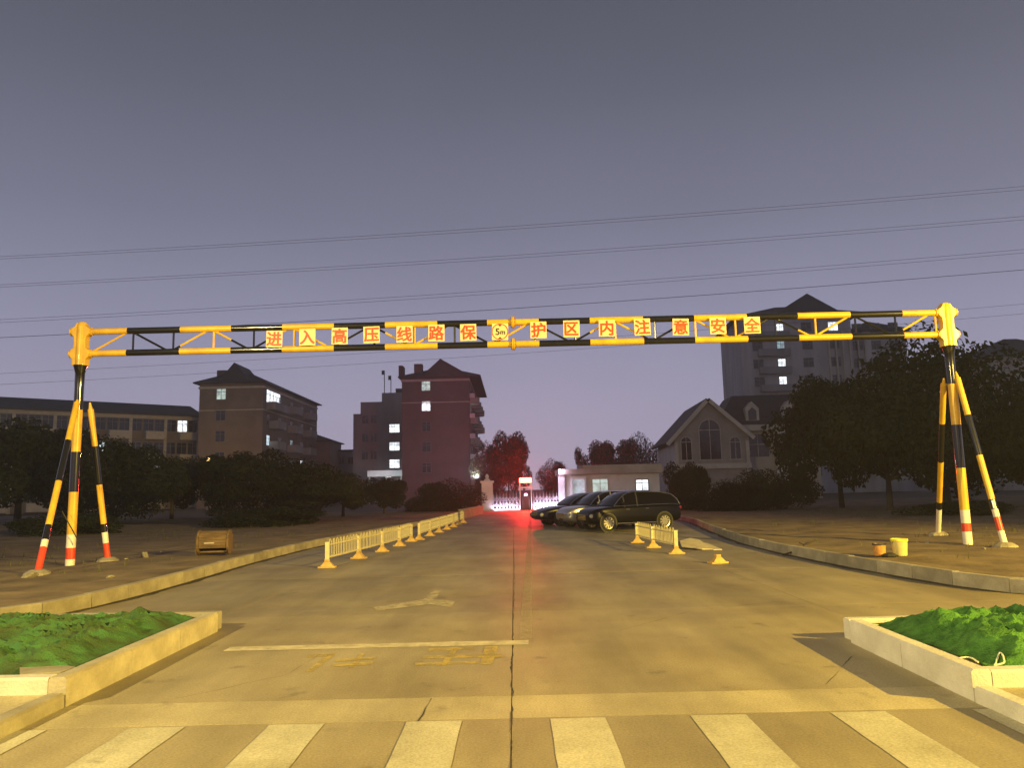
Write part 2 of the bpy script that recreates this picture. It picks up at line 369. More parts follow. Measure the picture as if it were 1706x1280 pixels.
def gutter(name, line, side, label):
    mb = MB(); vs = []; pts = []
    for p, q in zip(line, line[1:]): pts += [p.lerp(q, k/5) for k in range(5)]
    for k, p in enumerate(pts):
        a = pts[max(0, k - 1)]; b = pts[min(len(pts) - 1, k + 1)]; t = (b - a).normalized(); nrm = Vector((t.y, -t.x, 0))*(-1 if side > 0 else 1)
        w = .16 + .13*noise.noise((p.x*.9, p.y*.9, 7)) + .05*noise.noise((p.x*4, p.y*4, 2))
        vs += [(p - nrm*.05).to_tuple()[:2] + (Z1,), (p + nrm*max(.05, w)).to_tuple()[:2] + (Z1,)]
    mb.add(vs, [(2*i, 2*i + 2, 2*i + 3, 2*i + 1) for i in range(len(pts) - 1)])
    return tag(mb.build(name, M['gutter']), label, 'mud', kind='stuff')
gutter('gutter_mud', LK, -1, 'dark mud along the kerb foot on the wooden drum side'); gutter('gutter_mud', RK, 1, 'dark mud along the kerb foot on the bucket side')

# ================================================================ islands with green net
def island(name, sgn, xe, y0, ym, y1, m):
    root = empty(name, (0, 0, 0), kind='structure')
    # kerb along the road, across the back, and lowered part by the crossing
    def stones(a, b, h, side, mm=m):
        a, b = Vector((*a, 0)), Vector((*b, 0)); n = max(1, round((b - a).length)); d = (b - a)/n; an = math.atan2(d.y, d.x) - math.pi/2
        for k in range(n):
            c = a + d*(k + .5); inst('kerb_stone', kerb_mesh(h, mm), root, (c.x, c.y, random.uniform(-.004, .004)), (0, random.uniform(-.01, .01), an + random.uniform(-.008, .008)), (side, (d.length - .012)/.98, 1))
    s = sgn
    stones((s*xe, ym), (s*(xe + .05), y1 - .12), .24, s)
    stones((s*(xe + .10), y1), (s*(xe + 9), y1 + .35), .22, -s)
    stones((s*xe, y0), (s*xe, ym - .01), .12, s)
    stones((s*(xe + .152), ym + .003), (s*(xe + 9), ym + .02), .235, -s, 'kerbw')
    mb = MB(); mb.hprism([(s*(xe + .1), y0), (s*(xe + 9), y0), (s*(xe + 9), ym + .05), (s*(xe + .1), ym + .05)], -.05, .10)
    mb.build('paving', M['road2'], root)
    mb = MB(); mb.hprism([(s*(xe + .1), ym + .1), (s*(xe + 9), ym + .1), (s*(xe + 9), y1 + .2), (s*(xe + .15), y1 - .1)], -.05, .17)
    mb.build('soil', M['dirt'], root)
    return root
island('left_island', -1, 3.74, 3.6, 6.72, 10.3, 'kerb')
island('right_island', 1, 3.50, 3.6, 6.28, 8.75, 'kerbw')
def net(name, x0, x1, y0, y1, hgt, seed, label, drape):
    nx, ny = 200, 100; vs = []
    def hgt_at(x, y):
        u = (x - x0)/(x1 - x0); v = (y - y0)/(y1 - y0)
        e = max(0, min(1, u*(abs(x1 - x0))/.45, v*(y1 - y0)/.4, (1 - v)*(y1 - y0)/.4)); e = e*e*(3 - 2*e)
        wx, wy = x + .25*noise.noise((x*1.3, y*1.3, seed)), y + .25*noise.noise((x*1.3, y*1.3, seed + 9))
        f = noise.fractal((x*1.0, y*1.0, seed), .9, 2.1, 4); r = 1 - abs(noise.noise((wx*2.1 + seed, wy*1.5, 2)))
        ridge = (1 - abs(noise.noise((wx*3.2 + wy*1.4, wy*4.6 - wx*2.0, seed))))**4; crease = (1 - abs(noise.noise((wx*8 - wy*3, wy*9 + wx*2, seed + 4))))**6
        return max(.185, .18 + e*(hgt*(.55 + .6*f) + .06*r*r) + e*(.075*ridge + .03*crease + .016*noise.noise((x*15, y*15, 1)) + .009*noise.noise((x*31, y*31, 4))))
    for j in range(ny):
        for i in range(nx):
            u, v = i/(nx - 1), j/(ny - 1); x = x0 + (x1 - x0)*u; y = y0 + (y1 - y0)*v
            edge = .09*noise.noise((x*3, y*3, seed + 5))
            vs.append((x + edge*(1 if u < .05 else .2), y + edge, hgt_at(x, y)))
    mb = MB(); mb.add(vs, [(j*nx + i, j*nx + i + 1, (j + 1)*nx + i + 1, (j + 1)*nx + i) for j in range(ny - 1) for i in range(nx - 1)])
    root = empty(name, ((x0 + x1)/2, (y0 + y1)/2, .18), label=label, cat='ground net')
    c = root.location
    mb.v = [(v[0] - c.x, v[1] - c.y, v[2] - c.z) for v in mb.v]
    mb.build('net_sheet', M['netd' if drape else 'net'], root, smooth=True)
    return root, c, hgt_at
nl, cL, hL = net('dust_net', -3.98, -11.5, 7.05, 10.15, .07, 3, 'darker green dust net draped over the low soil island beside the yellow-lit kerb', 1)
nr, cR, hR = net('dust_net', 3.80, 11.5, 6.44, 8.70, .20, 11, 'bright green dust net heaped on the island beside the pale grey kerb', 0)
for pts in ([(1577, 1081), (1590, 1073), (1612, 1070), (1628, 1078)], [(1655, 1082), (1666, 1074), (1676, 1090)], [(1632, 1093), (1648, 1104), (1665, 1100), (1678, 1108)], [(1600, 1090), (1606, 1084), (1612, 1086)]):
    P3 = [G(*p, .33) - cR for p in pts]; fine = [Vector((p.x, max(p.y, 6.56 - cR.y), 0)) for p in smooth_line([(p.x, p.y) for p in P3], .03)]
    MB().path([(p.x, p.y, hR(p.x + cR.x, p.y + cR.y) - .18 + .018) for k, p in enumerate(fine)], .007, 5).build('rope', M['rope'], nr)
# grey stone plate lying on the left island edge
mb = MB(); a = [G(0, 1148, .20), G(0, 1132, .20), G(62, 1127, .20), (G(98, 1134, .20)), G(72, 1143, .2)]
c = sum(a, Vector())/5
mb.hprism([(p.x - c.x, p.y - c.y) for p in a], 0, .03); o = mb.build('stone_plate', M['kerb'], label='rough grey stone plate lying at the edge of the green dust net', cat='stone'); o.location = (c.x - .1, c.y + .42, .19)

# ================================================================ street lamps behind the camera
def street_lamp(name, loc, aim, power, col, label, size=150):
    root = empty(name, loc, label=label, cat='street lamp', group='street lamps at the junction')
    a = math.atan2(aim[1] - loc[1], aim[0] - loc[0])
    h = 9.0; u = Vector((math.cos(a), math.sin(a), 0))
    MB().lathe([(.20, 0), (.20, .04), (.12, .10), (.11, .5), (.055, h)], 14).build('pole', M['steel'], root, smooth=True)
    MB().path([Vector((0, 0, h - .05)), u*.5 + Vector((0, 0, h + .25)), u*1.6 + Vector((0, 0, h + .45))], .035, 8).build('arm', M['steel'], root)
    T = Matrix.Translation(u*1.95 + Vector((0, 0, h + .47))) @ Matrix.Rotation(a, 4, 'Z')
    hd = MB().box(-.40, .40, -.15, .15, 0, .12, M=T).build('lamp_head', M['steel'], root, bevel=.04)
    MB().box(-.30, .30, -.11, .11, -.03, -.004, M=T).build('lens', M['lens'], hd)
    ld = bpy.data.lights.new('street_light', 'SPOT'); ld.energy = power; ld.color = col; ld.spot_size = R(size); ld.spot_blend = .55; ld.shadow_soft_size = .12
    lo = bpy.data.objects.new('street_light', ld); link(lo); lo.parent = root
    p = u*1.95 + Vector((0, 0, h + .36)); lo.location = p
    d = Vector(aim) - (Vector(loc) + p); lo.rotation_euler = d.to_track_quat('-Z', 'Y').to_euler()
street_lamp('street_lamp', (26.0, -5.0, .1), (2, 13, 0), 118000, (1, .68, .10), 'tall sodium street lamp at the junction corner near the bright green net', 78)
street_lamp('street_lamp', (-14.5, -6.0, .1), (1, 12, 0), 30000, (1, .78, .28), 'tall paler street lamp at the junction corner near the darker green net', 84)

# ================================================================ gantry
GY = 18.5
def gx(px, py=560): return W(px, py, GY).x
zl = sum(W(*p, GY).z for p in ((150, 593), (700, 577), (1375, 558.6)))/3
zu = sum(W(*p, GY).z for p in ((150, 557), (700, 540), (1375, 522)))/3
XL, XR = gx(135, 590), gx(1578, 555)
print('gantry', zl, zu, XL, XR)
gan = empty('height_limit_gantry', (0, GY, .2), label='yellow and black striped height limit gantry spanning the road with red lettered plates', cat='gantry')
zl -= .2; zu -= .2
bounds = [213, 301, 386, 471, 557, 642, 729, 812, 898, 983, 1072, 1157, 1245, 1330, 1418, 1505]
bx = [XL] + [gx(b) for b in bounds] + [XR]
for nm, z in (('upper_chord', zu), ('lower_chord', zl)):
    ch = MB()
    for k in range(len(bx) - 1): ch.tube((bx[k], 0, z), (bx[k + 1], 0, z), .078, 20, caps=False, mi=k % 2)
    ch.build(nm, [M['yellow'], M['black']], gan, smooth=True)
def band_at(x):
    for k in range(len(bx) - 1):
        if bx[k] <= x <= bx[k + 1]: return k % 2
    return 0
nodes = [gx(150 + 66.9*k) for k in range(22)]
nodes = [n for n in nodes if n < XR - .2]
web = {}
for k in range(len(nodes) - 1):
    z0, z1 = (zl, zu) if k % 2 == 0 else (zu, zl)
    p, q = Vector((nodes[k], 0, z0)), Vector((nodes[k + 1], 0, z1))
    d = MB(); cuts = [0] + sorted([(b - p.x)/(q.x - p.x) for b in bx if p.x < b < q.x]) + [1]
    for a, b in zip(cuts, cuts[1:]): d.tube(p.lerp(q, a), p.lerp(q, b), .026, 8, caps=False, mi=band_at(p.lerp(q, (a + b)/2).x))
    d.build('diagonal_web', [M['yellow'], M['black']], gan, smooth=True)
for x in nodes[1:]:
    if abs(x - gx(1245)) < .05: x += .1
    MB().tube((x + .08, .0, zl), (x + .08, .0, zu), .026, 8, caps=False).build('vertical_web', M['black'] if band_at(x + .08) else M['yellow'], gan, smooth=True)
# bolted flange at midspan
fx = gx(855)
for z in (zu, zl):
    fl = MB(); fl.lathe([(.15, -.03), (.15, -.004)], 20, (fx, 0, z), M=Matrix.Rotation(R(90), 3, 'Y')); fl.lathe([(.15, .004), (.15, .03)], 20, (fx, 0, z), M=Matrix.Rotation(R(90), 3, 'Y'))
    f = fl.build('flange', M['yellow'], gan)
    for k in range(8):
        a = k*math.pi/4 + .2; y_, z_ = .118*math.cos(a), .118*math.sin(a)
        MB().tube((fx - .055, y_, z + z_), (fx + .055, y_, z + z_), .016, 6).build('bolt', M['rust'], f)
# posts, heads and braces
def banded(name, pts, r, parent, mats, n=18, r2=None):
    b = MB(); used = []
    for (p, q, m) in pts:
        if m not in used: used.append(m)
        b.tube(p, q, r, n, caps=True, mi=used.index(m))
    return b.build(name, [M[m] for m in used], parent, smooth=True)
def post(x, bands, s):
    # bands: (lower z, upper z, material)
    banded('post', [(Vector((x, 0, a)), Vector((x, 0, b)), m) for a, b, m in bands], .102, gan, None)
    hz = zl - .30
    MB().lathe([(.106, hz - .45), (.108, hz - .18), (.145, hz - .03), (.155, hz), (.155, hz + .02)], 20, (x, 0, 0)).build('collar', M['black'], gan, smooth=True)
    hd = MB().lathe([(.13, hz + .02), (.13, zu + .12), (.12, zu + .19), (.085, zu + .23), (.0005, zu + .245)], 20, (x, 0, 0)).build('post_head', M['yellow'], gan, smooth=True)
    for z in (zu, zl):
        st = MB().tube((x - s*.02, 0, z), (x - s*.25, 0, z), .100, 18)
        st.tube((x + s*.05, 0, z), (x + s*.26, 0, z), .100, 18)
        st.build('socket', M['yellow'], hd, smooth=True)
    sil = [(.09, zu + .205), (.135, zu + .12), (.215, zu + .07), (.215, zu - .06), (.145, zu - .14), (.135, (zu + zl)/2), (.145, zl + .14), (.23, zl + .06), (.23, zl - .07), (.16, zl - .15), (.16, zl - .295)]
    MB().prism([(x + a, b) for a, b in sil] + [(x - a, b) for a, b in sil[::-1]], -.105, .105).build('gusset_plate', M['yellow'], hd, bevel=.012)
def pz(px, py): return W(px, py, GY).z - .2
top = zl - .30
post(XL, [(-.3, pz(124, 932), 'white'), (pz(124, 932), pz(124, 913), 'red'), (pz(124, 913), pz(124, 891), 'white'), (pz(124, 891), pz(128, 820), 'yellow'), (pz(128, 820), pz(133, 753), 'black'), (pz(133, 753), pz(137, 683), 'yellow'), (pz(137, 683), top, 'black')], -1)
post(XR, [(-.3, pz(1610, 886), 'white'), (pz(1610, 886), pz(1608, 872), 'red'), (pz(1608, 872), pz(1606, 850), 'white'), (pz(1606, 850), pz(1602, 780), 'yellow'), (pz(1602, 780), pz(1595, 708), 'black'), (pz(1595, 708), pz(1587, 640), 'yellow'), (pz(1587, 640), top, 'black')], 1)
def brace(top_px, bot_px, topd, cuts, parent):
    b = G(*bot_px, .2); b = Vector((b.x, b.y - GY, 0)); t = W(*top_px, GY + topd); t = Vector((t.x, t.y - GY, t.z - .2))
    # fraction along the brace for a given image row
    def at(py):
        lo, hi = 0.0, 1.0
        for _ in range(40):
            m = (lo + hi)/2; q = b.lerp(t, m) + Vector((0, GY, .2)); c = RM.transposed() @ (q - CAM); yy = IH/2 - F_PX*c.y/-c.z
            if yy > py: lo = m
            else: hi = m
        return lo
    segs = []; pv = b - (t - b)*.03
    for py, m in cuts:
        q = b.lerp(t, at(py)); segs.append((pv, q, m)); pv = q
    o = banded('brace', segs, .067, parent, None)
    d = (t - b).normalized(); MB().tube(t - d*.02, t + d*.16, .05, 10, r2=.02).build('brace_tip', M['yellow'], o)
    MB().lathe([(.30, -.12), (.24, .04), (.14, .10), (.05, .11)], 10, (b.x, b.y, 0)).build('footing', M['kerb'], o)
brace((128, 672), (62, 958), -.12, [(913, 'red'), (901, 'white'), (876, 'black'), (803, 'yellow'), (735, 'black'), (672, 'yellow')], gan)
brace((151, 682), (180, 936), .16, [(905, 'red'), (887, 'white'), (873, 'black'), (808, 'yellow'), (744, 'black'), (682, 'yellow')], gan)
brace((1572, 640), (1563, 892), .16, [(848, 'white'), (836, 'black'), (769, 'yellow'), (705, 'black'), (640, 'yellow')], gan)
brace((1595, 630), (1675, 912), -.10, [(885, 'white'), (862, 'red'), (849, 'white'), (832, 'black'), (759, 'yellow'), (692, 'black'), (630, 'yellow')], gan)
p0, p1 = W(103, 852, GY - .4), W(132, 905, GY - .2)
MB().path([p0 - Vector((0, GY, .2)), p0.lerp(p1, .5) - Vector((-.03, GY, .24)), p1 - Vector((0, GY, .2))], .014, 6).build('loose_wire', M['darkplastic'], gan)
# ---- lettered plates
def text_mesh(body, size, m, bold=0.0, depth=.004):
    cu = bpy.data.curves.new('t', 'FONT'); cu.body = body; cu.size = size; cu.extrude = depth; cu.align_x = 'CENTER'; cu.align_y = 'CENTER'
    o = bpy.data.objects.new('t', cu); link(o); bpy.context.view_layer.update()
    me = bpy.data.meshes.new_from_object(o.evaluated_get(bpy.context.evaluated_depsgraph_get()))
    bpy.data.objects.remove(o); bpy.data.curves.remove(cu)
    xs_ = [v.co.x for v in me.vertices]; ys_ = [v.co.y for v in me.vertices]
    if xs_:
        cx, cy = (min(xs_) + max(xs_))/2, (min(ys_) + max(ys_))/2
        for v in me.vertices: v.co.x -= cx; v.co.y -= cy
    vs = [v.co.copy() for v in me.vertices]; fs = [list(p.vertices) for p in me.polygons]; o2 = MB()
    for k, (ax_, ay_) in enumerate([(0, 0), (1, 0), (-1, 0), (0, 1), (0, -1), (.7, .7), (-.7, .7), (.7, -.7), (-.7, -.7)]):
        o2.add([(v.x + ax_*bold, v.y + ay_*bold, v.z + .0006*k) for v in vs], fs)
    return o2.mesh('lettering', M[m], fix=False)
plates = [('进', 457, 565), ('入', 512, 562), ('高', 566, 560), ('压', 619, 558), ('线', 674, 557), ('路', 727, 555), ('保', 780, 554), ('5m', 833, 553), ('护', 897, 550),
          ('区', 952, 548), ('内', 1011, 547), ('注', 1070, 545), ('意', 1134, 545), ('安', 1196, 543), ('全', 1253, 542)]
for ch, px, py in plates:
    c = W(px, py, GY - .12); tilt = random.uniform(-.025, .025)
    pl = MB().box(-.195, .195, -.006, .006, -.205, .205).build('sign_plate', M['plate'], gan, bevel=.008)
    pl.location = (c.x, -.125, c.z - .2); pl.rotation_euler = (0, tilt, 0)
    if ch != '5m':
        pl['label'] = 'square plate with the red character ' + ch
        inst('lettering', text_mesh(ch, .37, 'signred', .009), pl, (0, -.0065, 0), (R(90), 0, 0))
    else:
        pl['label'] = 'square plate with a round red 5m height limit mark'
        rg = MB(); n = 40
        for k in range(n):
            a, b = 2*math.pi*k/n, 2*math.pi*(k + 1)/n
            rg.add([(r*math.cos(t), y, r*math.sin(t)) for y in (-.012, -.005) for t in (a, b) for r in (.178, .198)], [(0, 1, 3, 2), (4, 5, 7, 6), (0, 2, 6, 4), (1, 3, 7, 5)])
        rg.build('ring', M['signred'], pl)
        for s in (-1, 1):
            MB().prism([(-.05, s*.172), (.05, s*.172), (0, s*.125)], -.013, -.006).build('arrowhead', M['signblack'], pl)
        inst('lettering', text_mesh('5', .225, 'signblack', .005), pl, (-.058, -.0065, .0), (R(90), 0, 0))
        inst('lettering', text_mesh('m', .17, 'signblack', .004), pl, (.066, -.0065, -.022), (R(90), 0, 0))

# ================================================================ low picket barriers
def loop_mesh():
    b = MB(); w = .058; h0, h1 = .20, .64; t = .009
    pts = [Vector((-w, 0, h0)), Vector((-w, 0, h1 - .05)), Vector((-w*.6, 0, h1 - .012)), Vector((0, 0, h1)), Vector((w*.6, 0, h1 - .012)), Vector((w, 0, h1 - .05)), Vector((w, 0, h0))]
    b.path(pts, t, 6); return b.mesh('picket_loop', M['fence'], smooth=True)
LOOP = loop_mesh()
def base_mesh():
    b = MB(); b.hprism([(-.20, -.11), (.20, -.11), (.20, .11), (-.20, .11)], 0, .035)
    vs = [(-.15, -.09, .035), (.15, -.09, .035), (.15, .09, .035), (-.15, .09, .035), (-.065, -.065, .13), (.065, -.065, .13), (.065, .065, .13), (-.065, .065, .13)]
    b.add(vs, [(0, 1, 5, 4), (1, 2, 6, 5), (2, 3, 7, 6), (3, 0, 4, 7), (4, 5, 6, 7)])
    b.box(-.055, .055, -.055, .055, .131, .19); return b.mesh('barrier_base', M['base'])
BASE = base_mesh()
POST = MB().box(-.045, .045, -.045, .045, .10, .56).box(-.05, .05, -.05, .05, .561, .585).mesh('barrier_post', M['fence'])
def barrier(pts, label, first=True, skip_base=()):
    p0 = Vector((*pts[0], 0)); root = empty('picket_barrier', p0, label=label, cat='barrier', group='low picket barriers')
    for k, p in enumerate(pts):
        l = Vector((*p, 0)) - p0; rz = random.uniform(-.12, .12)
        po = inst('post', POST, root, l, (0, 0, rz))
        inst('base', BASE, root, l, (0, 0, rz))
    for p, q in zip(pts, pts[1:]):
        a, b = Vector((*p, 0)) - p0, Vector((*q, 0)) - p0; d = b - a; an = math.atan2(d.y, d.x); ln = d.length; u = d/ln
        Mx = Matrix.Translation(a) @ Matrix.Rotation(an, 4, 'Z')
        for z in (.22, .50): MB().box(.05, ln - .05, -.012, .012, z, z + .03, M=Mx).build('rail', M['fence'], root)
        n = int((ln - .16)/.232)
        for i in range(n):
            t = .08 + (ln - .16)*(i + .5)/n; c = a + u*t
            inst('picket', LOOP, root, c, (0, 0, an), (1, 1, 1))
    return root
barrier([(-4.37, 18.45), (-4.10, 20.8), (-3.86, 23.0), (-3.68, 25.2), (-3.58, 27.3)], 'near run of low cream picket barrier along the lane beside the wooden drum')
barrier([(-3.42, 28.2), (-3.28, 30.5), (-3.15, 32.8), (-3.03, 35.1), (-2.92, 37.4), (-2.83, 39.7), (-2.75, 42)], 'far run of low picket barrier continuing beyond the gap towards the gate')
barrier([(4.05, 20.1), (3.83, 22.2), (3.72, 24.3)], 'short run of low picket barrier beside the black parked car')
o = inst('barrier_base', BASE, None, (*G(1196, 939).xy, .001), (0, 0, .3), label='loose orange barrier foot left alone on the road', cat='barrier base')
# fallen boards beside the barrier
a = [G(*p) for p in ((1133, 908), (1150, 903.5), (1166, 906), (1188, 917), (1170, 917.5), (1136, 915.5))]; c = sum(a, Vector())/6
root = empty('fallen_board', (c.x, c.y, 0), label='pale crumpled board panel lying flat beside the short barrier', cat='board')
pl = [(p.x - c.x, p.y - c.y) for p in a]
mb = MB(); mb.hprism(pl, .055, .075); mb.v = [(x, y, z + .05*max(0, -x) + .03*y) for x, y, z in mb.v]; mb.build('upper_board', M['board'], root)
mb = MB(); mb.hprism([(x*.75 + .25, y*.9 - .25) for x, y in pl], .008, .028); mb.build('lower_board', M['board'], root)
# ================================================================ crate and buckets
cp = G(357, 925, .22)
root = empty('cable_drum', (cp.x, cp.y, .22), R(10), label='old brown wooden cable drum lying on its side on the verge', cat='cable drum')
rd = .315; RY = Matrix.Rotation(R(90), 3, 'Y')
for s in (-1, 1):
    fl = MB().lathe([(.04, -.025), (rd, -.025), (rd, .025), (.04, .025), (.04, -.025)], 22, (s*.36, 0, rd), M=RY, caps=False).build('flange', M['wood'], root, bevel=.006)
    for k in range(4): MB().box(s*.36 + s*.026, s*.36 + s*.034, -.29 + k*.15, -.29 + k*.15 + .138, rd - .22 + .05*(k in (1, 2)) - .05, rd + .27 - .09*(k in (0, 3))).build('plank', M['wood'], fl)
MB().tube((-.33, 0, rd), (.33, 0, rd), .13, 16).build('core', M['wood'], root)
n = 26
for k in range(n):
    a = 2*math.pi*k/n; dg = math.degrees(a) % 360          # 0 = top, positive towards the road
    if 118 < dg < 152 or 190 < dg < 215 or 262 < dg < 272: continue
    T = Matrix.Translation((0, 0, rd)) @ Matrix.Rotation(-a, 4, 'X') if False else Matrix.Translation((0, 0, rd)) @ Matrix.Rotation(a, 4, 'X')
    MB().box(-.334, .334, -.032, .032, rd - .055 + random.uniform(-.012, .006), rd - .028, M=T).build('slat', M['wood'], root)
MB().box(-.20, .04, -.30, -.285, .30, .325).build('metal_strip', M['kerbw'], root)
def bucket(px, py, r, h, m, rimm, label, dripping):
    c = G(px, py, .225); root = empty('paint_bucket', (c.x, c.y, .225), random.random(), label=label, cat='bucket', group='paint buckets on the verge')
    MB().lathe([(r*.80, 0), (r*.82, .01), (r, h), (r*.95, h), (r*.78, .02)], 22).build('bucket_body', M[m], root, smooth=True)
    MB().lathe([(r*1.0, h*.90), (r*1.06, h*.90), (r*1.06, h*1.03), (r*.97, h*1.03), (r*.97, h*.90)], 22, caps=False).build('bucket_rim', M[rimm], root, smooth=True)
    MB().path([Vector((r*1.06*math.cos(t), r*1.06*math.sin(t)*.7 , h*.92 - .10*math.sin(t))) for t in [math.pi*k/10 for k in range(11)]], .004, 5).build('handle', M['steel'], root)
bucket(1466, 926, .125, .23, 'bucketo', 'darkplastic', 'small orange paint-stained bucket with a dark rim', 1)
bucket(1500, 926, .155, .32, 'buckety', 'bucketrim', 'larger yellow bucket with a bright rim', 0)
c = G(1482, 928, .22)
mb = MB(); mb.lathe([(.10, 0), (.12, .03), (.09, .07), (.03, .09)], 9); mb.v = [(x*1.3 + .02*noise.noise((x*30, y*30, z*30)), y, z) for x, y, z in mb.v]
o = mb.build('dark_rag', M['darkplastic'], label='crumpled dark rag lying between the two paint buckets', cat='rag'); o.location = (c.x, c.y, .21)
# rubble on both verges: small stones
def rock_mesh(seed):
    bm = bmesh.new(); bmesh.ops.create_icosphere(bm, subdivisions=2, radius=1)
    for v in bm.verts: v.co *= 1 + .45*noise.noise(v.co*1.3 + Vector((seed, 0, 0))); v.co.z *= .6
    me = bpy.data.meshes.new('rock'); bm.to_mesh(me); bm.free(); me.materials.append(M['kerb']); return me
RK3 = [rock_mesh(k*3.7) for k in range(3)]
for k, (px, py, s, lb) in enumerate([(242, 929, .11, 'pale flat stone on the verge between the tripod and the wooden drum'), (210, 932, .04, None), (268, 921, .04, None), (183, 962, .06, 'brown stone by the kerb below the thin tripod leg'),
        (48, 963, .12, 'pale lump of stone beside the concrete footing of the leaning leg'), (1545, 905, .05, 'small stone in the soil behind the yellow bucket'), (1640, 916, .05, 'small stone between the feet of the tripod with the buckets')]):
    p = G(px, py, .21); inst('loose_stone', RK3[k % 3], None, (p.x, p.y, .20 + s*.2), (random.random(), random.random(), random.random()*6), (s*1.3, s, s),
         label=lb or 'tiny loose stone near the pale flat stone on the verge', cat='stone', group='loose stones on the verge')
# broken slab and fallen twig at the right kerb
p = G(1335, 925); mb = MB(); mb.path([Vector((-.5, -.15, .02)), Vector((-.1, 0, .10)), Vector((.35, .4, .24)), Vector((.7, .9, .27))], .02, 6); mb.path([Vector((-.1, 0, .1)), Vector((-.25, .2, .06))], .015, 6); mb.path([Vector((.2, .28, .2)), Vector((.15, .5, .25))], .012, 6)
o = mb.build('fallen_branch', M['bark'], label='small dead branch leaning over the kerb edge', cat='branch'); o.location = (p.x, p.y, .0)

# ================================================================ parked cars
def wheel(parent, x, y, r, s):
    root = MB().lathe([(r*.70, -.10), (r*.96, -.10), (r, -.07), (r, .07), (r*.96, .10), (r*.70, .10), (r*.70, -.10)], 26, M=Matrix.Rotation(R(90), 3, 'X'), caps=False).build('wheel', M['rubber'], parent, smooth=True)
    root.location = (x, y, r)
    rm = MB().lathe([(r*.60, -.075), (r*.71, -.085), (r*.71, .085), (r*.60, .075), (r*.60, -.075)], 26, M=Matrix.Rotation(R(90), 3, 'X'), caps=False)
    rm.lathe([(r*.16, -.085), (r*.16, .085)], 14, M=Matrix.Rotation(R(90), 3, 'X'))
    for k in range(10):
        T = Matrix.Rotation(k*math.pi/5 + .2, 4, 'Y'); rm.box(r*.1, r*.64, -.088, .088, -.030, .030, M=T)
    rm.build('rim', M['rim'], root)
    MB().lathe([(r*.58, -.05), (r*.58, .05)], 18, M=Matrix.Rotation(R(90), 3, 'X')).build('brake_disc', M['darkplastic'], root)
def loft(sec, mi=0, mb=None):
    mb = mb or MB(); n = len(sec[0]); vs = [v for s in sec for v in s]
    fs = [(k*n + i, k*n + (i + 1) % n, (k + 1)*n + (i + 1) % n, (k + 1)*n + i) for k in range(len(sec) - 1) for i in range(n)]
    fs += [tuple(range(n)), tuple(range(len(vs) - 1, len(vs) - n - 1, -1))]
    return mb.add(vs, fs, mi)
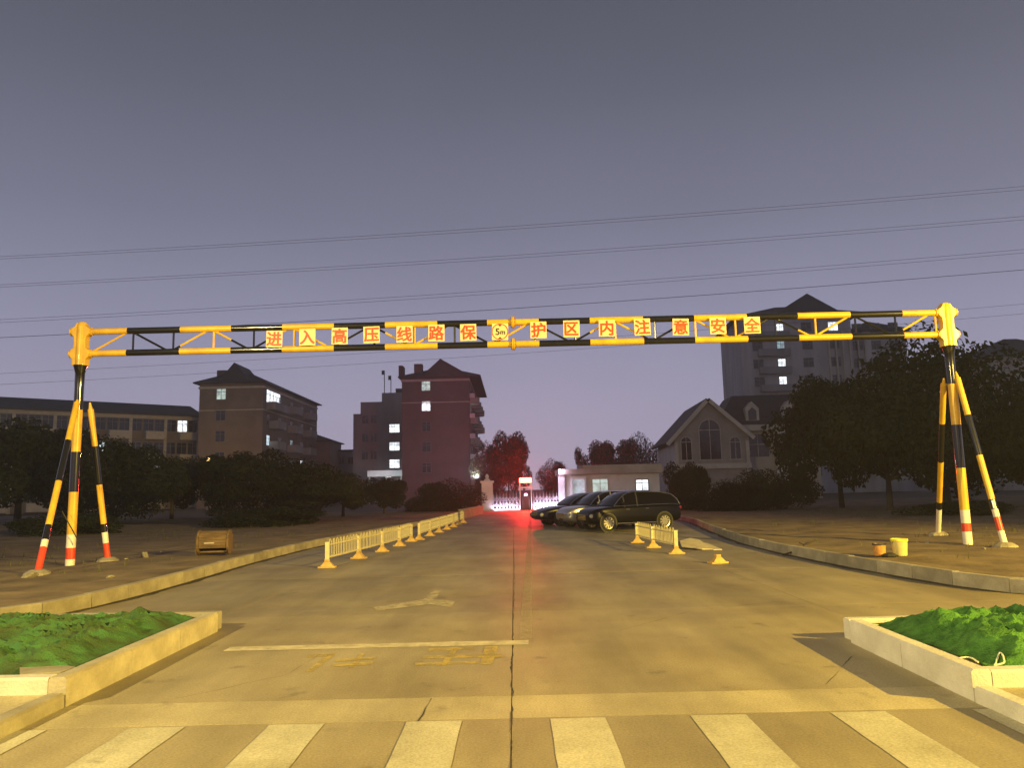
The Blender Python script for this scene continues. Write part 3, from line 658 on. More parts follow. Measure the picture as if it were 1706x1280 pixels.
def car(loc, ang, paint, label, st, cab, wb, wr, hw, trim, sc_=(1, 1, 1)):
    root = empty('parked_car', loc, ang, label=label, cat='car', group='cars parked side by side at the kerb'); root.scale = sc_
    sec = []
    for x, w, zb, zt in st:
        half = [(w*.82, zb), (w*.97, zb + .10), (w, zb + (zt - zb)*.35), (w*.985, zb + (zt - zb)*.62), (w*.97, zt - .07), (w*.90, zt - .012)]
        sec.append([(x, -y, z) for y, z in half] + [(x, 0, zt + .025)] + [(x, y, z) for y, z in half[::-1]])
    b = loft(sec).build('body', M[paint], root, smooth=True)
    sm_ = b.modifiers.new('sub', 'SUBSURF'); sm_.levels = 1; sm_.render_levels = 2
    def belt(x):
        for a, c in zip(st, st[1:]):
            if a[0] <= x <= c[0]: t = (x - a[0])/(c[0] - a[0]); return a[3] + (c[3] - a[3])*t, a[1] + (c[1] - a[1])*t
        return st[0][3], st[0][1]
    gl = []; rf = []
    for x, z in cab:
        zb, w = belt(x); t = max(0, min(1, (z - zb)/.55)); wb_ = w*.90; wr_ = wb_ - .20*t
        gl.append([(x, -wb_, zb - .06), (x, -(wb_ + (wr_ - wb_)*.5 + .012), zb + (z - zb)*.5), (x, -wr_, z - .03), (x, -wr_*.8, z), (x, 0, z + .02), (x, wr_*.8, z), (x, wr_, z - .03), (x, wb_ + (wr_ - wb_)*.5 + .012, zb + (z - zb)*.5), (x, wb_, zb - .06)])
    loft(gl).build('window_glass', M['glass'], root, smooth=True)
    # roof skin and pillars over the glass
    ri = [k for k, (x, z) in enumerate(cab) if z > max(c[1] for c in cab) - .16]
    rs = []
    for k in ri:
        s_ = gl[k]; rs.append([(p[0], p[1]*1.01, p[2] + .006) for p in s_[2:7]] + [(p[0], p[1]*.98, p[2] - .02) for p in s_[2:7][::-1]])
    loft(rs).build('roof', M[paint], root, smooth=True)
    for sd in (-1, 1):
        i0 = 2 if sd < 0 else 6; bt = 0 if sd < 0 else 8; md = 1 if sd < 0 else 7
        def off(v): return Vector((v[0], v[1] + sd*.008, v[2] + .004))
        fwd = [off(gl[k][i0]) for k in range(len(cab))]
        MB().path(fwd, .020, 6).build('window_trim', M[trim], root, smooth=True)
        bl = [Vector((x, sd*(belt(x)[1]*.915), belt(x)[0] - .005)) for x, z in cab if x > cab[0][0] + .05]
        MB().path(bl, .014, 6).build('belt_trim', M[trim], root, smooth=True)
        for kx in (len(cab)//2, len(cab)//2 + (2 if len(cab) > 8 else 1)):
            if kx < len(cab) - 1: MB().path([off(gl[kx][bt]), off(gl[kx][md]), off(gl[kx][i0])], .035, 6).build('pillar', M[paint if paint != 'carblack' else 'darkplastic'], root, smooth=True)
        MB().box(-wb/2 + wr + .05, wb/2 - wr - .08, sd*hw*.985 - .012, sd*hw*.985 + .012, .315, .355).build('sill_trim', M[trim], root)
        xm = cab[-2][0] - .15; zb, w = belt(xm)
        mr = MB().lathe([(.02, -.12), (.075, -.08), (.085, 0), (.075, .08), (.02, .12)], 12, M=Matrix.Rotation(R(90), 3, 'X')); o = mr.build('mirror', M[paint], root, smooth=True); o.location = (xm, sd*(w + .10), zb + .09)
        xf = st[-1][0]
        o = MB().lathe([(.03, -.20), (.085, -.14), (.09, 0), (.085, .10), (.03, .14)], 12, M=Matrix.Rotation(R(90), 3, 'X') ).build('headlight', M['lamp'], root, smooth=True); o.location = (xf - .16, sd*hw*.74, st[-2][3] - .13); o.rotation_euler = (0, 0, sd*R(-35))
        xr = st[0][0]
        o = MB().box(-.03, .10, -.20, .20, -.07, .07).build('tail_light', M['tail'], root, bevel=.03); o.location = (xr + .05, sd*hw*.66, st[1][3] - .12); o.rotation_euler = (0, 0, sd*R(20))
        for xw in (-wb/2, wb/2):
            MB().lathe([(wr*1.0, -.02), (wr*1.14, -.02), (wr*1.14, .02), (wr*1.0, .02), (wr*1.0, -.02)], 26, (xw, sd*(hw - .0), wr), M=Matrix.Rotation(R(90), 3, 'X'), caps=False).build('wheel_arch', M['darkplastic'], root)
            MB().lathe([(.01, -.05), (wr*1.12, -.05), (wr*1.12, .05), (.01, .05)], 22, (xw, sd*(hw - .035), wr), M=Matrix.Rotation(R(90), 3, 'X')).build('wheel_well', M['darkplastic'], root)
            wheel(root, xw, sd*(hw - .062), wr, sd)
        for xd in (-.55, .42):
            o = MB().box(-.09, .09, -.012, .012, -.012, .012).build('door_handle', M[trim], root, bevel=.005); o.location = (xd, sd*hw*1.0, belt(xd)[0] - .16)
    xf = st[-1][0]
    g = MB()
    for k in range(4): g.box(xf - .005, xf + .018, -.42, .42, .50 + k*.06, .53 + k*.06)
    g.build('grille', M[trim], root)
    MB().box(xf, xf + .02, -.22, .22, .36, .47).build('number_plate', M['darkplastic'], root)
    return root
suv = [(-2.36, .78, .50, .92), (-2.30, .88, .36, 1.06), (-1.9, .93, .26, 1.12), (-.9, .94, .24, 1.11), (.2, .94, .24, 1.09), (1.05, .94, .24, 1.07), (1.7, .93, .25, 1.02), (2.02, .89, .28, .94), (2.20, .80, .36, .80), (2.25, .68, .42, .68)]
suvc = [(-2.30, 1.10), (-2.18, 1.36), (-1.92, 1.56), (-1.4, 1.655), (-.7, 1.70), (-.1, 1.705), (.25, 1.66), (.55, 1.53), (.85, 1.30), (1.08, 1.09)]
sed = [(-2.40, .74, .46, .86), (-2.33, .86, .34, 1.00), (-1.9, .91, .24, 1.03), (-.9, .92, .22, .98), (.2, .92, .22, .95), (1.0, .92, .22, .93), (1.7, .91, .23, .87), (2.2, .86, .26, .76), (2.38, .76, .32, .66), (2.44, .64, .38, .56)]
sedc = [(-1.85, 1.04), (-1.5, 1.20), (-1.15, 1.34), (-.7, 1.42), (-.2, 1.455), (.2, 1.42), (.5, 1.30), (.8, 1.13), (1.0, .96)]
A = R(198); u = Vector((math.cos(A), math.sin(A), 0)); nl_ = Vector((-u.y, u.x, 0))
c1 = Vector((4.50, 31.8, 0))
car(c1, A, 'carblack', 'glossy black sport utility car with chrome window line behind the short barrier', suv, suvc, 2.80, .37, .93, 'chrome', (.87, .93, .90))
c2 = c1 - nl_*2.65 - u*.15
car(c2, A, 'carsilver', 'silver sport utility car parked between the black car and the dark sedan', suv, suvc, 2.80, .37, .93, 'chrome', (.87, .93, .90))
c3 = c1 - nl_*5.3 - u*.35
car(c3, A, 'cardark', 'dark low sedan parked beyond the silver car towards the gate', sed, sedc, 2.85, .34, .91, 'chrome')

# ================================================================ gate
GT = 65.0
def gX(px, py=830): return W(px, py, GT).x
xm = gX(876)
# control booth with red board
bt = empty('gate_signal', (xm, GT, 0), label='gate control post with a glowing red display board on two posts', cat='gate signal')
wb2 = .47
for s in (-1, 1): MB().box(s*wb2 - .05, s*wb2 + .05, -.05, .05, 0, 2.18).build('upright', M['steelw'], bt)
MB().box(-wb2 - .08, wb2 + .08, -.07, .07, 1.78, 1.88).build('cross_bar', M['steelw'], bt)
MB().box(-.28, .28, -.22, .22, 0, 1.15).build('motor_cabinet', M['brickr'], bt, bevel=.03)
dp = MB().box(-.55, .55, -.10, .10, 2.181, 2.66).build('display_case', M['darkplastic'], bt, bevel=.04)
MB().box(-.50, .50, -.125, -.104, 2.22, 2.62).build('display_face', M['ledred'], dp)
MB().lathe([(.10, 0), (.13, .05), (.10, .18)], 12, (0, -.24, 1.16)).build('warning_lamp', M['ledpurple'], bt)
ld = bpy.data.lights.new('display_glow', 'AREA'); ld.energy = 1500; ld.color = (1, .02, .01); ld.size = 1.0; ld.size_y = .4; ld.shape = 'RECTANGLE'
lo = bpy.data.objects.new('display_glow', ld); link(lo); lo.parent = bt; lo.location = (0, -.16, 2.42); lo.rotation_euler = (R(-90), 0, 0)
ld = bpy.data.lights.new('added_red_spot', 'SPOT'); ld.spot_size = R(70); ld.spot_blend = .9; ld.energy = 15000; ld.color = (1, .03, .02); ld.shadow_soft_size = .15  # unseen red spot, added to redden the tree behind; the board faces forward
lo = bpy.data.objects.new('added_red_spot', ld); link(lo); lo.parent = bt; lo.location = (0, .5, 3.0); lo.rotation_euler = Vector((-3.5, 25, 3)).to_track_quat('-Z', 'Y').to_euler()
def folding_gate(x0, x1, label, white):
    root = empty('folding_gate', (x0, GT, 0), label=label, cat='gate', group='folding gates of the entrance'); ln = x1 - x0
    n = max(6, int(ln/.26)); st = ln/n
    for k in range(n + 1):
        x = k*st; f = MB()
        for yy in (-.16, .16): f.tube((x, yy, .12), (x, yy, 1.15), .022, 6)
        f.path([Vector((x, .16*math.cos(t), 1.15 + .16*math.sin(t))) for t in [math.pi*i/6 for i in range(7)]], .022, 6)
        f.tube((x, -.16, .12), (x, -.16, .02), .045, 8); f.build('frame_bar', M['steelw'], root)
        if k < n:
            for z0, z1 in ((.25, .68), (.68, 1.1)):
                d = MB(); d.tube((x, -.18, z0), (x + st, -.18, z1), .014, 5); d.tube((x, -.2, z1), (x + st, -.2, z0), .014, 5); d.build('lattice_bar', M['steelw'], root)
        MB().tube((x, 0, 1.30), (x, 0, 1.52), .012, 5, r2=.004).build('spike', M['steelw'], root)
    MB().box(.05, ln - .05, -.23, -.19, .03, .12).build('light_strip', M['ledwhite'], root)
    p = bpy.data.lights.new('strip_glow', 'AREA'); p.shape = 'RECTANGLE'; p.size = ln; p.size_y = .1; p.energy = white; p.color = (.80, .72, 1)
    lo = bpy.data.objects.new('strip_glow', p); link(lo); lo.parent = root; lo.location = (ln/2, -.27, .16); lo.rotation_euler = (R(150), 0, 0)
folding_gate(gX(822), gX(866), 'closed folding steel gate beside the white gate pillar', 90)
folding_gate(gX(889), gX(938), 'brightly lit folding steel gate beside the guard house', 280)
# pillar and side railing
def pillar(px0, px1, ptop, Y, label):
    a, b = W(px0, 830, Y).x, W(px1, 830, Y).x; h = W((px0 + px1)/2, ptop, Y).z
    r = empty('gate_pillar', ((a + b)/2, Y, 0), label=label, cat='gate pillar'); w = (b - a)/2
    MB().box(-w, w, -w, w, 0, h - .25).build('shaft', M['offwhite'], r)
    MB().box(-w - .10, w + .10, -w - .10, w + .10, h - .249, h - .08).build('capital', M['offwhite'], r)
    MB().lathe([(w*.6, h - .079), (w*.5, h + .03), (.10, h + .12), (.16, h + .25), (.10, h + .42), (.01, h + .5)], 12).build('finial', M['offwhite'], r, smooth=True)
    return r
pillar(803, 821, 800, GT + .4, 'white gate pillar with capital at the end of the railing')
rw = empty('railing', (gX(766), GT + .5, 0), label='dark steel bar railing beside the white gate pillar', cat='railing')
ln = gX(801) - gX(766)
MB().box(0, ln, -.12, .12, 0, .45).build('plinth', M['offwhite'], rw)
for z in (.6, 2.0): MB().box(0, ln, -.02, .02, z, z + .05).build('rail', M['darkplastic'], rw)
for k in range(14): MB().tube((ln*(k + .5)/14, 0, .451), (ln*(k + .5)/14, 0, 2.3), .015, 5, r2=.006).build('bar', M['darkplastic'], rw)
# low wall where the kerb meets the gate
a, b = G(768, 865), G(800, 857)
wv = b - a; r_ = empty('low_wall', a, math.atan2(wv.y, wv.x), label='low pale wall running from the barrier to the gate pillar', cat='wall')
MB().box(0, 9.5, -.12, .12, 0, .50).build('wall_body', M['kerb'], r_); MB().box(-.05, 9.55, -.16, .16, .501, .57).build('coping', M['kerb'], r_)

# ================================================================ buildings
def window(parent, x, z, w, h, mt, side='f', base=0, trimm='frame', arch=False, mull=1):
    # frame and pane proud of the wall; side f: facade at y=base, l/r: wall at x=base, coordinate along y
    T = {'f': Matrix.Translation((x, base, z)), 'r': Matrix.Translation((base, x, z)) @ Matrix.Rotation(R(90), 4, 'Z'), 'l': Matrix.Translation((base, x, z)) @ Matrix.Rotation(R(-90), 4, 'Z')}[side]
    f = MB(); t = .07
    def bar(x0, x1, z0, z1): f.box(x0, x1, -.06, .05, z0, z1, M=T)
    if not arch:
        bar(-w/2 - t, -w/2, 0, h); bar(w/2, w/2 + t, 0, h); bar(-w/2 - t, w/2 + t, h, h + t); bar(-w/2 - t - .06, w/2 + t + .06, -t, 0)
        for k in range(mull): xx = -w/2 + w*(k + 1)/(mull + 1); bar(xx - .025, xx + .025, 0, h)
        bar(-w/2, w/2, h*.68, h*.68 + .05)
    else:
        bar(-w/2 - t, -w/2, 0, h - w/2); bar(w/2, w/2 + t, 0, h - w/2); bar(-w/2 - t - .1, w/2 + t + .1, -t*1.5, 0)
        n = 12; zc = h - w/2
        for k in range(n):
            a, b = math.pi*k/n, math.pi*(k + 1)/n
            pts = [(r*math.cos(q), r*math.sin(q) + zc) for q, r in ((a, w/2), (a, w/2 + t), (b, w/2 + t), (b, w/2))]
            f.add([T @ Vector((px_, y_, pz_)) for y_ in (-.06, .05) for px_, pz_ in pts], [(0, 1, 2, 3), (7, 6, 5, 4), (1, 5, 6, 2), (0, 4, 5, 1), (2, 6, 7, 3), (3, 7, 4, 0)])
        bar(-.03, .03, 0, h); bar(-w/2, w/2, zc - .03, zc + .03)
    o = f.build('window', M[trimm], parent)
    p = MB()
    if not arch: p.box(-w/2, w/2, -.012, .02, 0, h, M=T)
    else:
        poly = [(-w/2, 0), (w/2, 0)] + [(w/2*math.cos(q), h - w/2 + w/2*math.sin(q)) for q in [math.pi*k/12 for k in range(13)]]
        p.add([T @ Vector((a, -.012, b)) for a, b in poly], [tuple(range(len(poly)))])
    p.build('pane', M[mt], o)
    return o
def hip(parent, x0, x1, y0, y1, z, h, m, ov=.6, th=.18, ridge='auto', name='roof'):
    x0 -= ov; x1 += ov; y0 -= ov; y1 += ov; w, d = x1 - x0, y1 - y0; mb = MB()
    if w >= d: i = min(d/2, w*.45); a, b = (x0 + i, (y0 + y1)/2, z + h), (x1 - i, (y0 + y1)/2, z + h)
    else: i = min(w/2, d*.45); a, b = ((x0 + x1)/2, y0 + i, z + h), ((x0 + x1)/2, y1 - i, z + h)
    vs = [(x0, y0, z - th), (x1, y0, z - th), (x1, y1, z - th), (x0, y1, z - th), (x0, y0, z), (x1, y0, z), (x1, y1, z), (x0, y1, z), a, b]
    fs = [(3, 2, 1, 0), (0, 1, 5, 4), (1, 2, 6, 5), (2, 3, 7, 6), (3, 0, 4, 7)]
    fs += [(4, 5, 9, 8), (5, 6, 9), (6, 7, 8, 9), (7, 4, 8)] if w >= d else [(4, 5, 8), (5, 6, 9, 8), (6, 7, 9), (7, 4, 8, 9)]
    mb.add(vs, fs); return mb.build(name, m if not isinstance(m, str) else M[m], parent)
def balcony(parent, side, base, c, z, w, dp, m):
    b = MB(); s = 1 if side == 'r' else -1
    if side in 'rl':
        x0, x1 = sorted((base + s*.003, base + s*dp)); b.box(x0, x1, c - w/2, c + w/2, z - .12, z)
        xa, xb = sorted((base + s*(dp - .1), base + s*dp)); b.box(xa, xb, c - w/2, c + w/2, z + .001, z + 1.0)
        for yy in (c - w/2, c + w/2 - .1): b.box(x0, xa if s > 0 else x1, yy, yy + .1, z + .001, z + 1.0)
    else:
        b.box(c - w/2, c + w/2, base - dp, base - .003, z - .12, z); b.box(c - w/2, c + w/2, base - dp, base - dp + .1, z + .001, z + 1.0)
        for xx in (c - w/2, c + w/2 - .1): b.box(xx, xx + .1, base - dp + .101, base - .003, z + .001, z + 1.0)
    return b.build('balcony', M[m], parent)

# -- long block behind the left trees
p0, p1 = W(-60, 835, 96), W(327, 827, 114); v = p1 - p0; LB = v.xy.length
rt = empty('long_apartment_block', (p0.x, p0.y, 0), math.atan2(v.y, v.x), label='long low apartment block with dark roof behind the striped tripod', cat='building')
hb = 13.2
MB().box(0, LB, 0, 11, 0, hb).build('wall', M['brick'], rt); MB().box(-.1, LB + .1, -.25, 0, hb - .5, hb - .002).build('cornice', M['trim'], rt)
mb = MB(); mb.prism([(0, 0)], 0, 0) if False else None
rf = MB(); rf.add([(-.5, -.7, hb), (LB + .5, -.7, hb), (LB + .5, 11.7, hb), (-.5, 11.7, hb), (-.5, 5.5, hb + 2.2), (LB + .5, 5.5, hb + 2.2), (-.5, -.7, hb + .25), (LB + .5, -.7, hb + .25)], [(0, 3, 2, 1), (0, 1, 7, 6), (6, 7, 5, 4), (2, 3, 4, 5), (1, 2, 5, 7), (3, 0, 6, 4)]); rf.build('roof', M['roof'], rt)
litL = {(1, 2): 'litw', (4, 2): 'litd', (9, 2): 'litc', (16, 3): 'litw', (14, 1): 'litw', (8, 2): 'litg'}
nw = 18
for k in range(nw):
    x = LB*(k + .5)/nw
    for fl in range(4):
        z = .9 + fl*3.2 + .5
        lm = litL.get((k, fl), 'pane')
        window(rt, x, z, 1.3, 1.6, lm, 'f', 0, 'frame')
    if k % 3 == 1:
        for fl in range(4): balcony(rt, 'f', 0, x + LB/nw/2, .3 + fl*3.2, 2.6, 1.1, 'trim')
for k in range(0, nw + 1, 3):
    MB().box(LB*k/nw - .2, LB*k/nw + .2, -.16, -.003, 0, hb - .51).build('pilaster', M['trim'], rt)

# -- apartment house A with hipped roof
Ya = 108; a0, a1 = W(327, 827, Ya).x, W(435, 824, Ya).x; ha = W(380, 637, Ya).z; wa = a1 - a0
ra = empty('apartment_house', (a0, Ya, 0), 0, label='brown apartment house with hipped roof and a lit top balcony', cat='building')
da = 30
MB().box(0, wa, 0, da, 0, ha).build('wall', M['brick'], ra); MB().box(-.12, wa + .12, -.12, da, ha - .9, ha - .6).build('string_course', M['trim'], ra)
MB().box(-.06, wa + .06, -.06, da, ha - 4.0, ha - 3.85).build('string_course', M['trim'], ra)
r1 = hip(ra, 0, wa, 0, da, ha, 2.4, 'roof', .7); MB().box(1.2, 2.6, 3, 4.4, ha + .3, ha + 2.2).build('chimney', M['brickr'], r1)
g = MB(); g.prism([(wa*.30, ha + .05), (wa*.80, ha + .05), (wa*.55, ha + 2.7)], -.45, 6); g.build('gable', M['roof'], r1)
for fl in range(5): window(ra, (364 - 327)/108*wa, ha - 2.4 - fl*2.95, 1.25, 1.45, 'litg' if fl == 0 else 'pane', 'f', 0)
for fl in range(5):
    for k, yy in enumerate((2.4, 8, 14, 20, 26)):
        lm = 'pane'
        if fl == 0 and k == 0: lm = 'litw'
        if fl == 2 and k == 0: lm = 'litc'
        if fl == 2 and k == 2: lm = 'litd'
        if fl == 3 and k == 3: lm = 'litw'
        big = fl == 0 and k == 0
        window(ra, 4.6 if big else yy, ha - 2.9 - fl*2.95, 6.4 if big else 1.3, 1.95 if big else 1.4, lm, 'r', wa, mull=3 if big else 1)
    for yy in (5, 14.2, 23): balcony(ra, 'r', wa, yy, ha - (3.7 if fl == 0 and yy == 5 else 3.3) - fl*2.95, 7.0 if fl == 0 and yy == 5 else 4.2, 1.3, 'grey')
an = W(552, 735, 139); MB().box(wa*.4, an.x - a0, da + .01, da + 9, 0, an.z).build('annex_wall', M['brick'], ra); hip(ra, wa*.4, an.x - a0, da + .01, da + 9, an.z, 1.6, 'roof', .5, name='annex_roof')
# -- long flat roof behind
q0, q1 = W(545, 753, 145), W(592, 753, 145)
rq = empty('flat_roof_building', (q0.x, 145, 0), 0, label='low flat roofed building between the brown house and the grey block', cat='building'); MB().box(0, q1.x - q0.x, 0, 8, 0, q0.z).build('wall', M['grey'], rq); MB().box(-.2, q1.x - q0.x + .2, -.2, 8.2, q0.z + .001, q0.z + .3).build('parapet', M['roof'], rq)
for k in range(3): window(rq, 1 + k*1.7, q0.z - 2.3, .9, 1.2, 'pane', 'f', 0)

# -- stepped grey block
Ym = 130
rm_ = empty('grey_stair_block', (W(588, 820, Ym).x, Ym, 0), 0, label='stepped grey block with three stacked lit stair windows', cat='building')
def mx(px): return W(px, 700, Ym).x - W(588, 700, Ym).x
def mz(py, px=630): return W(px, py, Ym).z
MB().box(0, mx(600), 0, 9, 0, mz(690, 594)).build('wall', M['grey'], rm_); MB().box(mx(600) + .002, mx(636), 0, 9, 0, mz(670, 618)).build('wall', M['grey'], rm_); MB().box(mx(636) + .002, mx(672), -.3, 9, 0, mz(655, 650)).build('wall', M['grey'], rm_)
MB().box(mx(657), mx(672), 1, 6, mz(655) + .002, mz(647)).build('roof_hut', M['roofb'], rm_)
for py in (714, 744, 773): window(rm_, mx(657), W(657, py + 7, Ym).z, 1.65, 1.35, 'litw', 'f', -.3, mull=1)
for px in (608, 622):
    for py in (705, 735, 765): window(rm_, mx(px), mz(py), .9, 1.2, 'pane', 'f', 0)
for px, py, pt in ((639, 655, 617), (650, 655, 626)):
    aq = MB(); aq.tube((mx(px), .5, mz(py)), (mx(px), .5, mz(pt)), .07, 6); aq.box(mx(px) - .45, mx(px) + .05, .4, .6, mz(pt + 7), mz(pt)); aq.build('mast_antenna', M['roof'], rm_)
cnp = empty('canopy', (W(612, 790, 118).x, 118, 0), 0, label='pale lit canopy at the foot of the grey stair block', cat='canopy'); cw = W(671, 790, 118).x - W(612, 790, 118).x; cz = W(640, 784, 118).z
MB().box(0, cw, 0, 4, cz - .9, cz).build('fascia', M['offwhite'], cnp)
for k in (0.2, cw/2, cw - .4): MB().box(k, k + .2, .2, .4, 0, cz - .901).build('column', M['trim'], cnp)
ld = bpy.data.lights.new('canopy_light', 'AREA'); ld.energy = 260; ld.color = (.8, .95, 1); ld.size = 2.0
lo = bpy.data.objects.new('canopy_light', ld); link(lo); lo.parent = cnp; lo.location = (cw/2, -3.5, 1.2); lo.rotation_euler = (R(130), 0, 0)

# -- apartment house B beside the gate
Yb = 112; b0, b1 = W(670, 825, Yb).x, W(784, 823, Yb).x; hB = W(720, 627, Yb).z; wB = b1 - b0; dB = 26
rb = empty('apartment_house', (b0, Yb, 0), 0, label='tall reddish apartment house with bay balconies beside the gate', cat='building')
MB().box(0, wB, 0, dB, 0, hB).build('wall', M['brickr'], rb)
MB().box(-.12, wB + .12, -.12, dB, hB - .75, hB - .45).build('string_course', M['trim'], rb); MB().box(-.06, wB + .06, -.06, dB, hB - 3.9, hB - 3.75).build('string_course', M['trim'], rb)
r1 = hip(rb, 0, wB + 1.2, 0, dB, hB, 2.2, 'roofb', .5)
g = MB(); g.prism([(wB*.30, hB + .05), (wB*1.0, hB + .05), (wB*.58, hB + 2.5)], -.35, 8); g.build('gable', M['roofb'], r1)
MB().box(-.4, .2, -.4, 2, hB + .01, hB + 1.6).build('parapet', M['roofb'], r1); MB().box(1.6, 2.8, 1.5, 2.8, hB + .3, hB + 2.1).build('chimney', M['brickr'], r1)
xw_ = (711 - 670)/114*wB
for fl in range(6): window(rb, xw_, W(711, 651, Yb).z - fl*2.95, 1.2, 1.35, {0: 'litg', 1: 'litw'}.get(fl, 'pane'), 'f', 0)
for fl in range(6):
    z = hB - 3.0 - fl*2.95
    for k, yy in enumerate((3, 9.5, 16, 22)):
        lm = 'litc' if (fl == 1 and k == 0) else 'pane'
        window(rb, yy, z + .6, 1.5, 1.5, lm, 'r', wB)
        bb = MB(); n = 8
        prof = [(wB + 1.35*math.sin(math.pi*i/n), yy - 1.6 + 3.2*i/n) for i in range(n + 1)]
        bb.hprism([(max(x, wB + .004), y) for x, y in prof], z - .95, z - .80)
        for (xa, ya), (xb, yb) in zip(prof, prof[1:]):
            dd = Vector((xb - xa, yb - ya, 0)); T = Matrix.Translation((xa, ya, z - .799)) @ Matrix.Rotation(math.atan2(dd.y, dd.x), 4, 'Z'); bb.box(.08, dd.length, -.03, .03, 0, .85, M=T)
        bb.build('bay_balcony', M['cream'], rb)
    MB().box(wB + .02, wB + .75, .6, 1.3, z - .2, z + .45).build('air_conditioner', M['offwhite'], rb)

# -- right tower
Yt = 125; t0, t1 = W(1238, 640, Yt).x, W(1420, 640, Yt).x; hT = W(1260, 528, Yt).z; wT = t1 - t0
rt2 = empty('tower_block', (t0, Yt, 0), R(-4), label='tall grey tower block with dark roof behind the gantry beam', cat='building')
MB().box(0, wT, 0, 16, 0, hT).build('wall', M['tower'], rt2); MB().box(wT + .01, wT + 9.5, 2.5, 18, 0, hT - 2.5).build('wing_wall', M['tower'], rt2)
hip(rt2, 0, wT*1.05, 0, 16, hT, 3.2, 'roof', .9); hip(rt2, wT + .8, wT + 9.5, 2.5, 18, hT - 2.5, 2.4, 'roof', .7, name='wing_roof')
g = MB(); g.prism([(wT*.30, hT + .05), (wT*.92, hT + .05), (wT*.62, hT + 3.4)], -.6, 8); g.build('gable', M['roof'], rt2)
for fl in range(9):
    zb_ = W(1304, 643, Yt).z + (3 - fl)*2.92 if False else W(1304, 643, Yt).z + (fl - 5)*2.9
    for k, fx_ in enumerate((.15, .36, .60, .84)):
        lm = {(5, 1): 'litw', (6, 1): 'litw', (7, 1): 'litd', (8, 1): 'litw', (8, 3): 'litw'}.get((fl, k), 'pane')
        window(rt2, fx_*wT, zb_, 1.15 if k == 1 else 1.5, 1.4, lm, 'f', 0)
        if k in (1,): balcony(rt2, 'f', 0, fx_*wT - 1.2, zb_ - .9, 5.0, 1.0, 'grey')
    for k in range(3): window(rt2, wT + 1.8 + k*2.9, zb_, 1.4, 1.4, 'pane', 'f', 2.5)
for k in range(7): MB().box(wT*.78 + k*1.1, wT*.78 + k*1.1 + .25, -.4 if wT*.78 + k*1.1 < wT - .3 else 2.1, -.003 if wT*.78 + k*1.1 < wT - .3 else 2.497, 2, hT - 3).build('fin', M['trim'], rt2)
# -- far right house
f0 = W(1648, 580, 110)
rf2 = empty('hipped_house', (f0.x, 110, 0), 0, label='pale house with dark hipped roof rising past the big tree', cat='building')
MB().box(0, 14, 0, 12, 0, W(1670, 592, 110).z).build('wall', M['cream'], rf2); hip(rf2, 0, 14, 0, 12, W(1670, 592, 110).z, 3.4, 'roof', .8)
for k in range(4):
    for fl in range(4): window(rf2, 2 + k*3.2, 4 + fl*3.2, 1.4, 1.5, 'pane', 'f', 0)

# -- gabled villa
Yv = 84; v0, v1 = W(1124, 740, Yv).x, W(1246, 740, Yv).x; wv = v1 - v0; zE = W(1124, 728, Yv).z; zA = W(1180, 667, Yv).z
vl = empty('gabled_villa', (v0, Yv, 0), R(-3), label='gabled villa with a tall arched window and pale trims', cat='building')
dv = 14; ax = wv*.47
MB().prism([(0, 0), (wv, 0), (wv, zE), (ax, zA - .25), (0, zE)], 0, dv).build('wall', M['villa'], vl)
MB().box(-.02, -.003, .02, dv, 0, zE - .05).build('side_render', M['offwhite'], vl)
def slope(xa, za, xb, zb, y0, y1, th, m, name, par):
    d = Vector((xb - xa, 0, zb - za)); nrm = Vector((-d.z, 0, d.x)).normalized()*th
    if nrm.z < 0: nrm = -nrm
    return MB().prism([(xa, za), (xb, zb), (xb + nrm.x, zb + nrm.z), (xa + nrm.x, za + nrm.z)], y0, y1).build(name, M[m], par)
slope(-.7, zE - .72*(zA - zE)/ax + .02, ax, zA, -.45, dv, .22, 'roof', 'roof', vl)
slope(wv + .35, zE - .25, ax, zA, -.45, dv, .22, 'roof', 'roof', vl)
slope(-.7, zE - .72*(zA - zE)/ax - .25, ax, zA - .28, -.60, -.455, .42, 'trim', 'barge_board', vl)
slope(wv + .35, zE - .52, ax, zA - .28, -.60, -.455, .42, 'trim', 'barge_board', vl)
zs = W(1180, 766, Yv).z
window(vl, ax*1.02, zs, 2.2, W(1180, 700, Yv).z - zs, 'pane', 'f', 0, 'trim', arch=True)
window(vl, wv*.155, zs, 1.05, W(1140, 729, Yv).z - zs, 'pane', 'f', 0, 'trim', arch=True)
window(vl, wv*.815, zs, 1.05, W(1225, 729, Yv).z - zs, 'pane', 'f', 0, 'trim', arch=True)
MB().box(-.1, wv + .1, -.3, -.003, zs - 1.0, zs - .45).build('cornice', M['trim'], vl)
MB().box(0, .35, -.12, -.003, 0, zE - .6).build('quoin', M['trim'], vl); MB().box(wv - .35, wv, -.12, -.003, 0, zE - .6).build('quoin', M['trim'], vl)
wg0 = W(1246, 712, 92).x - v0; zw = W(1270, 712, 92).z; zr = W(1270, 661, 92).z
MB().box(wv + .01, wv + 9, 5, 14, 0, zw).build('wing_wall', M['cream'], vl)
rw_ = MB(); rw_.add([(wv - 2.4, 4.4, zw), (wv + 9.6, 4.4, zw), (wv + 9.6, 14, zw), (wv - 2.4, 14, zw), (wv + .1, 7.2, zr), (wv + 7.5, 7.2, zr), (wv + 7.5, 12, zr), (wv + .1, 12, zr)], [(3, 2, 1, 0), (4, 5, 6, 7), (0, 1, 5, 4), (1, 2, 6, 5), (2, 3, 7, 6), (3, 0, 4, 7)]); rwo = rw_.build('mansard_roof', M['roof'], vl)
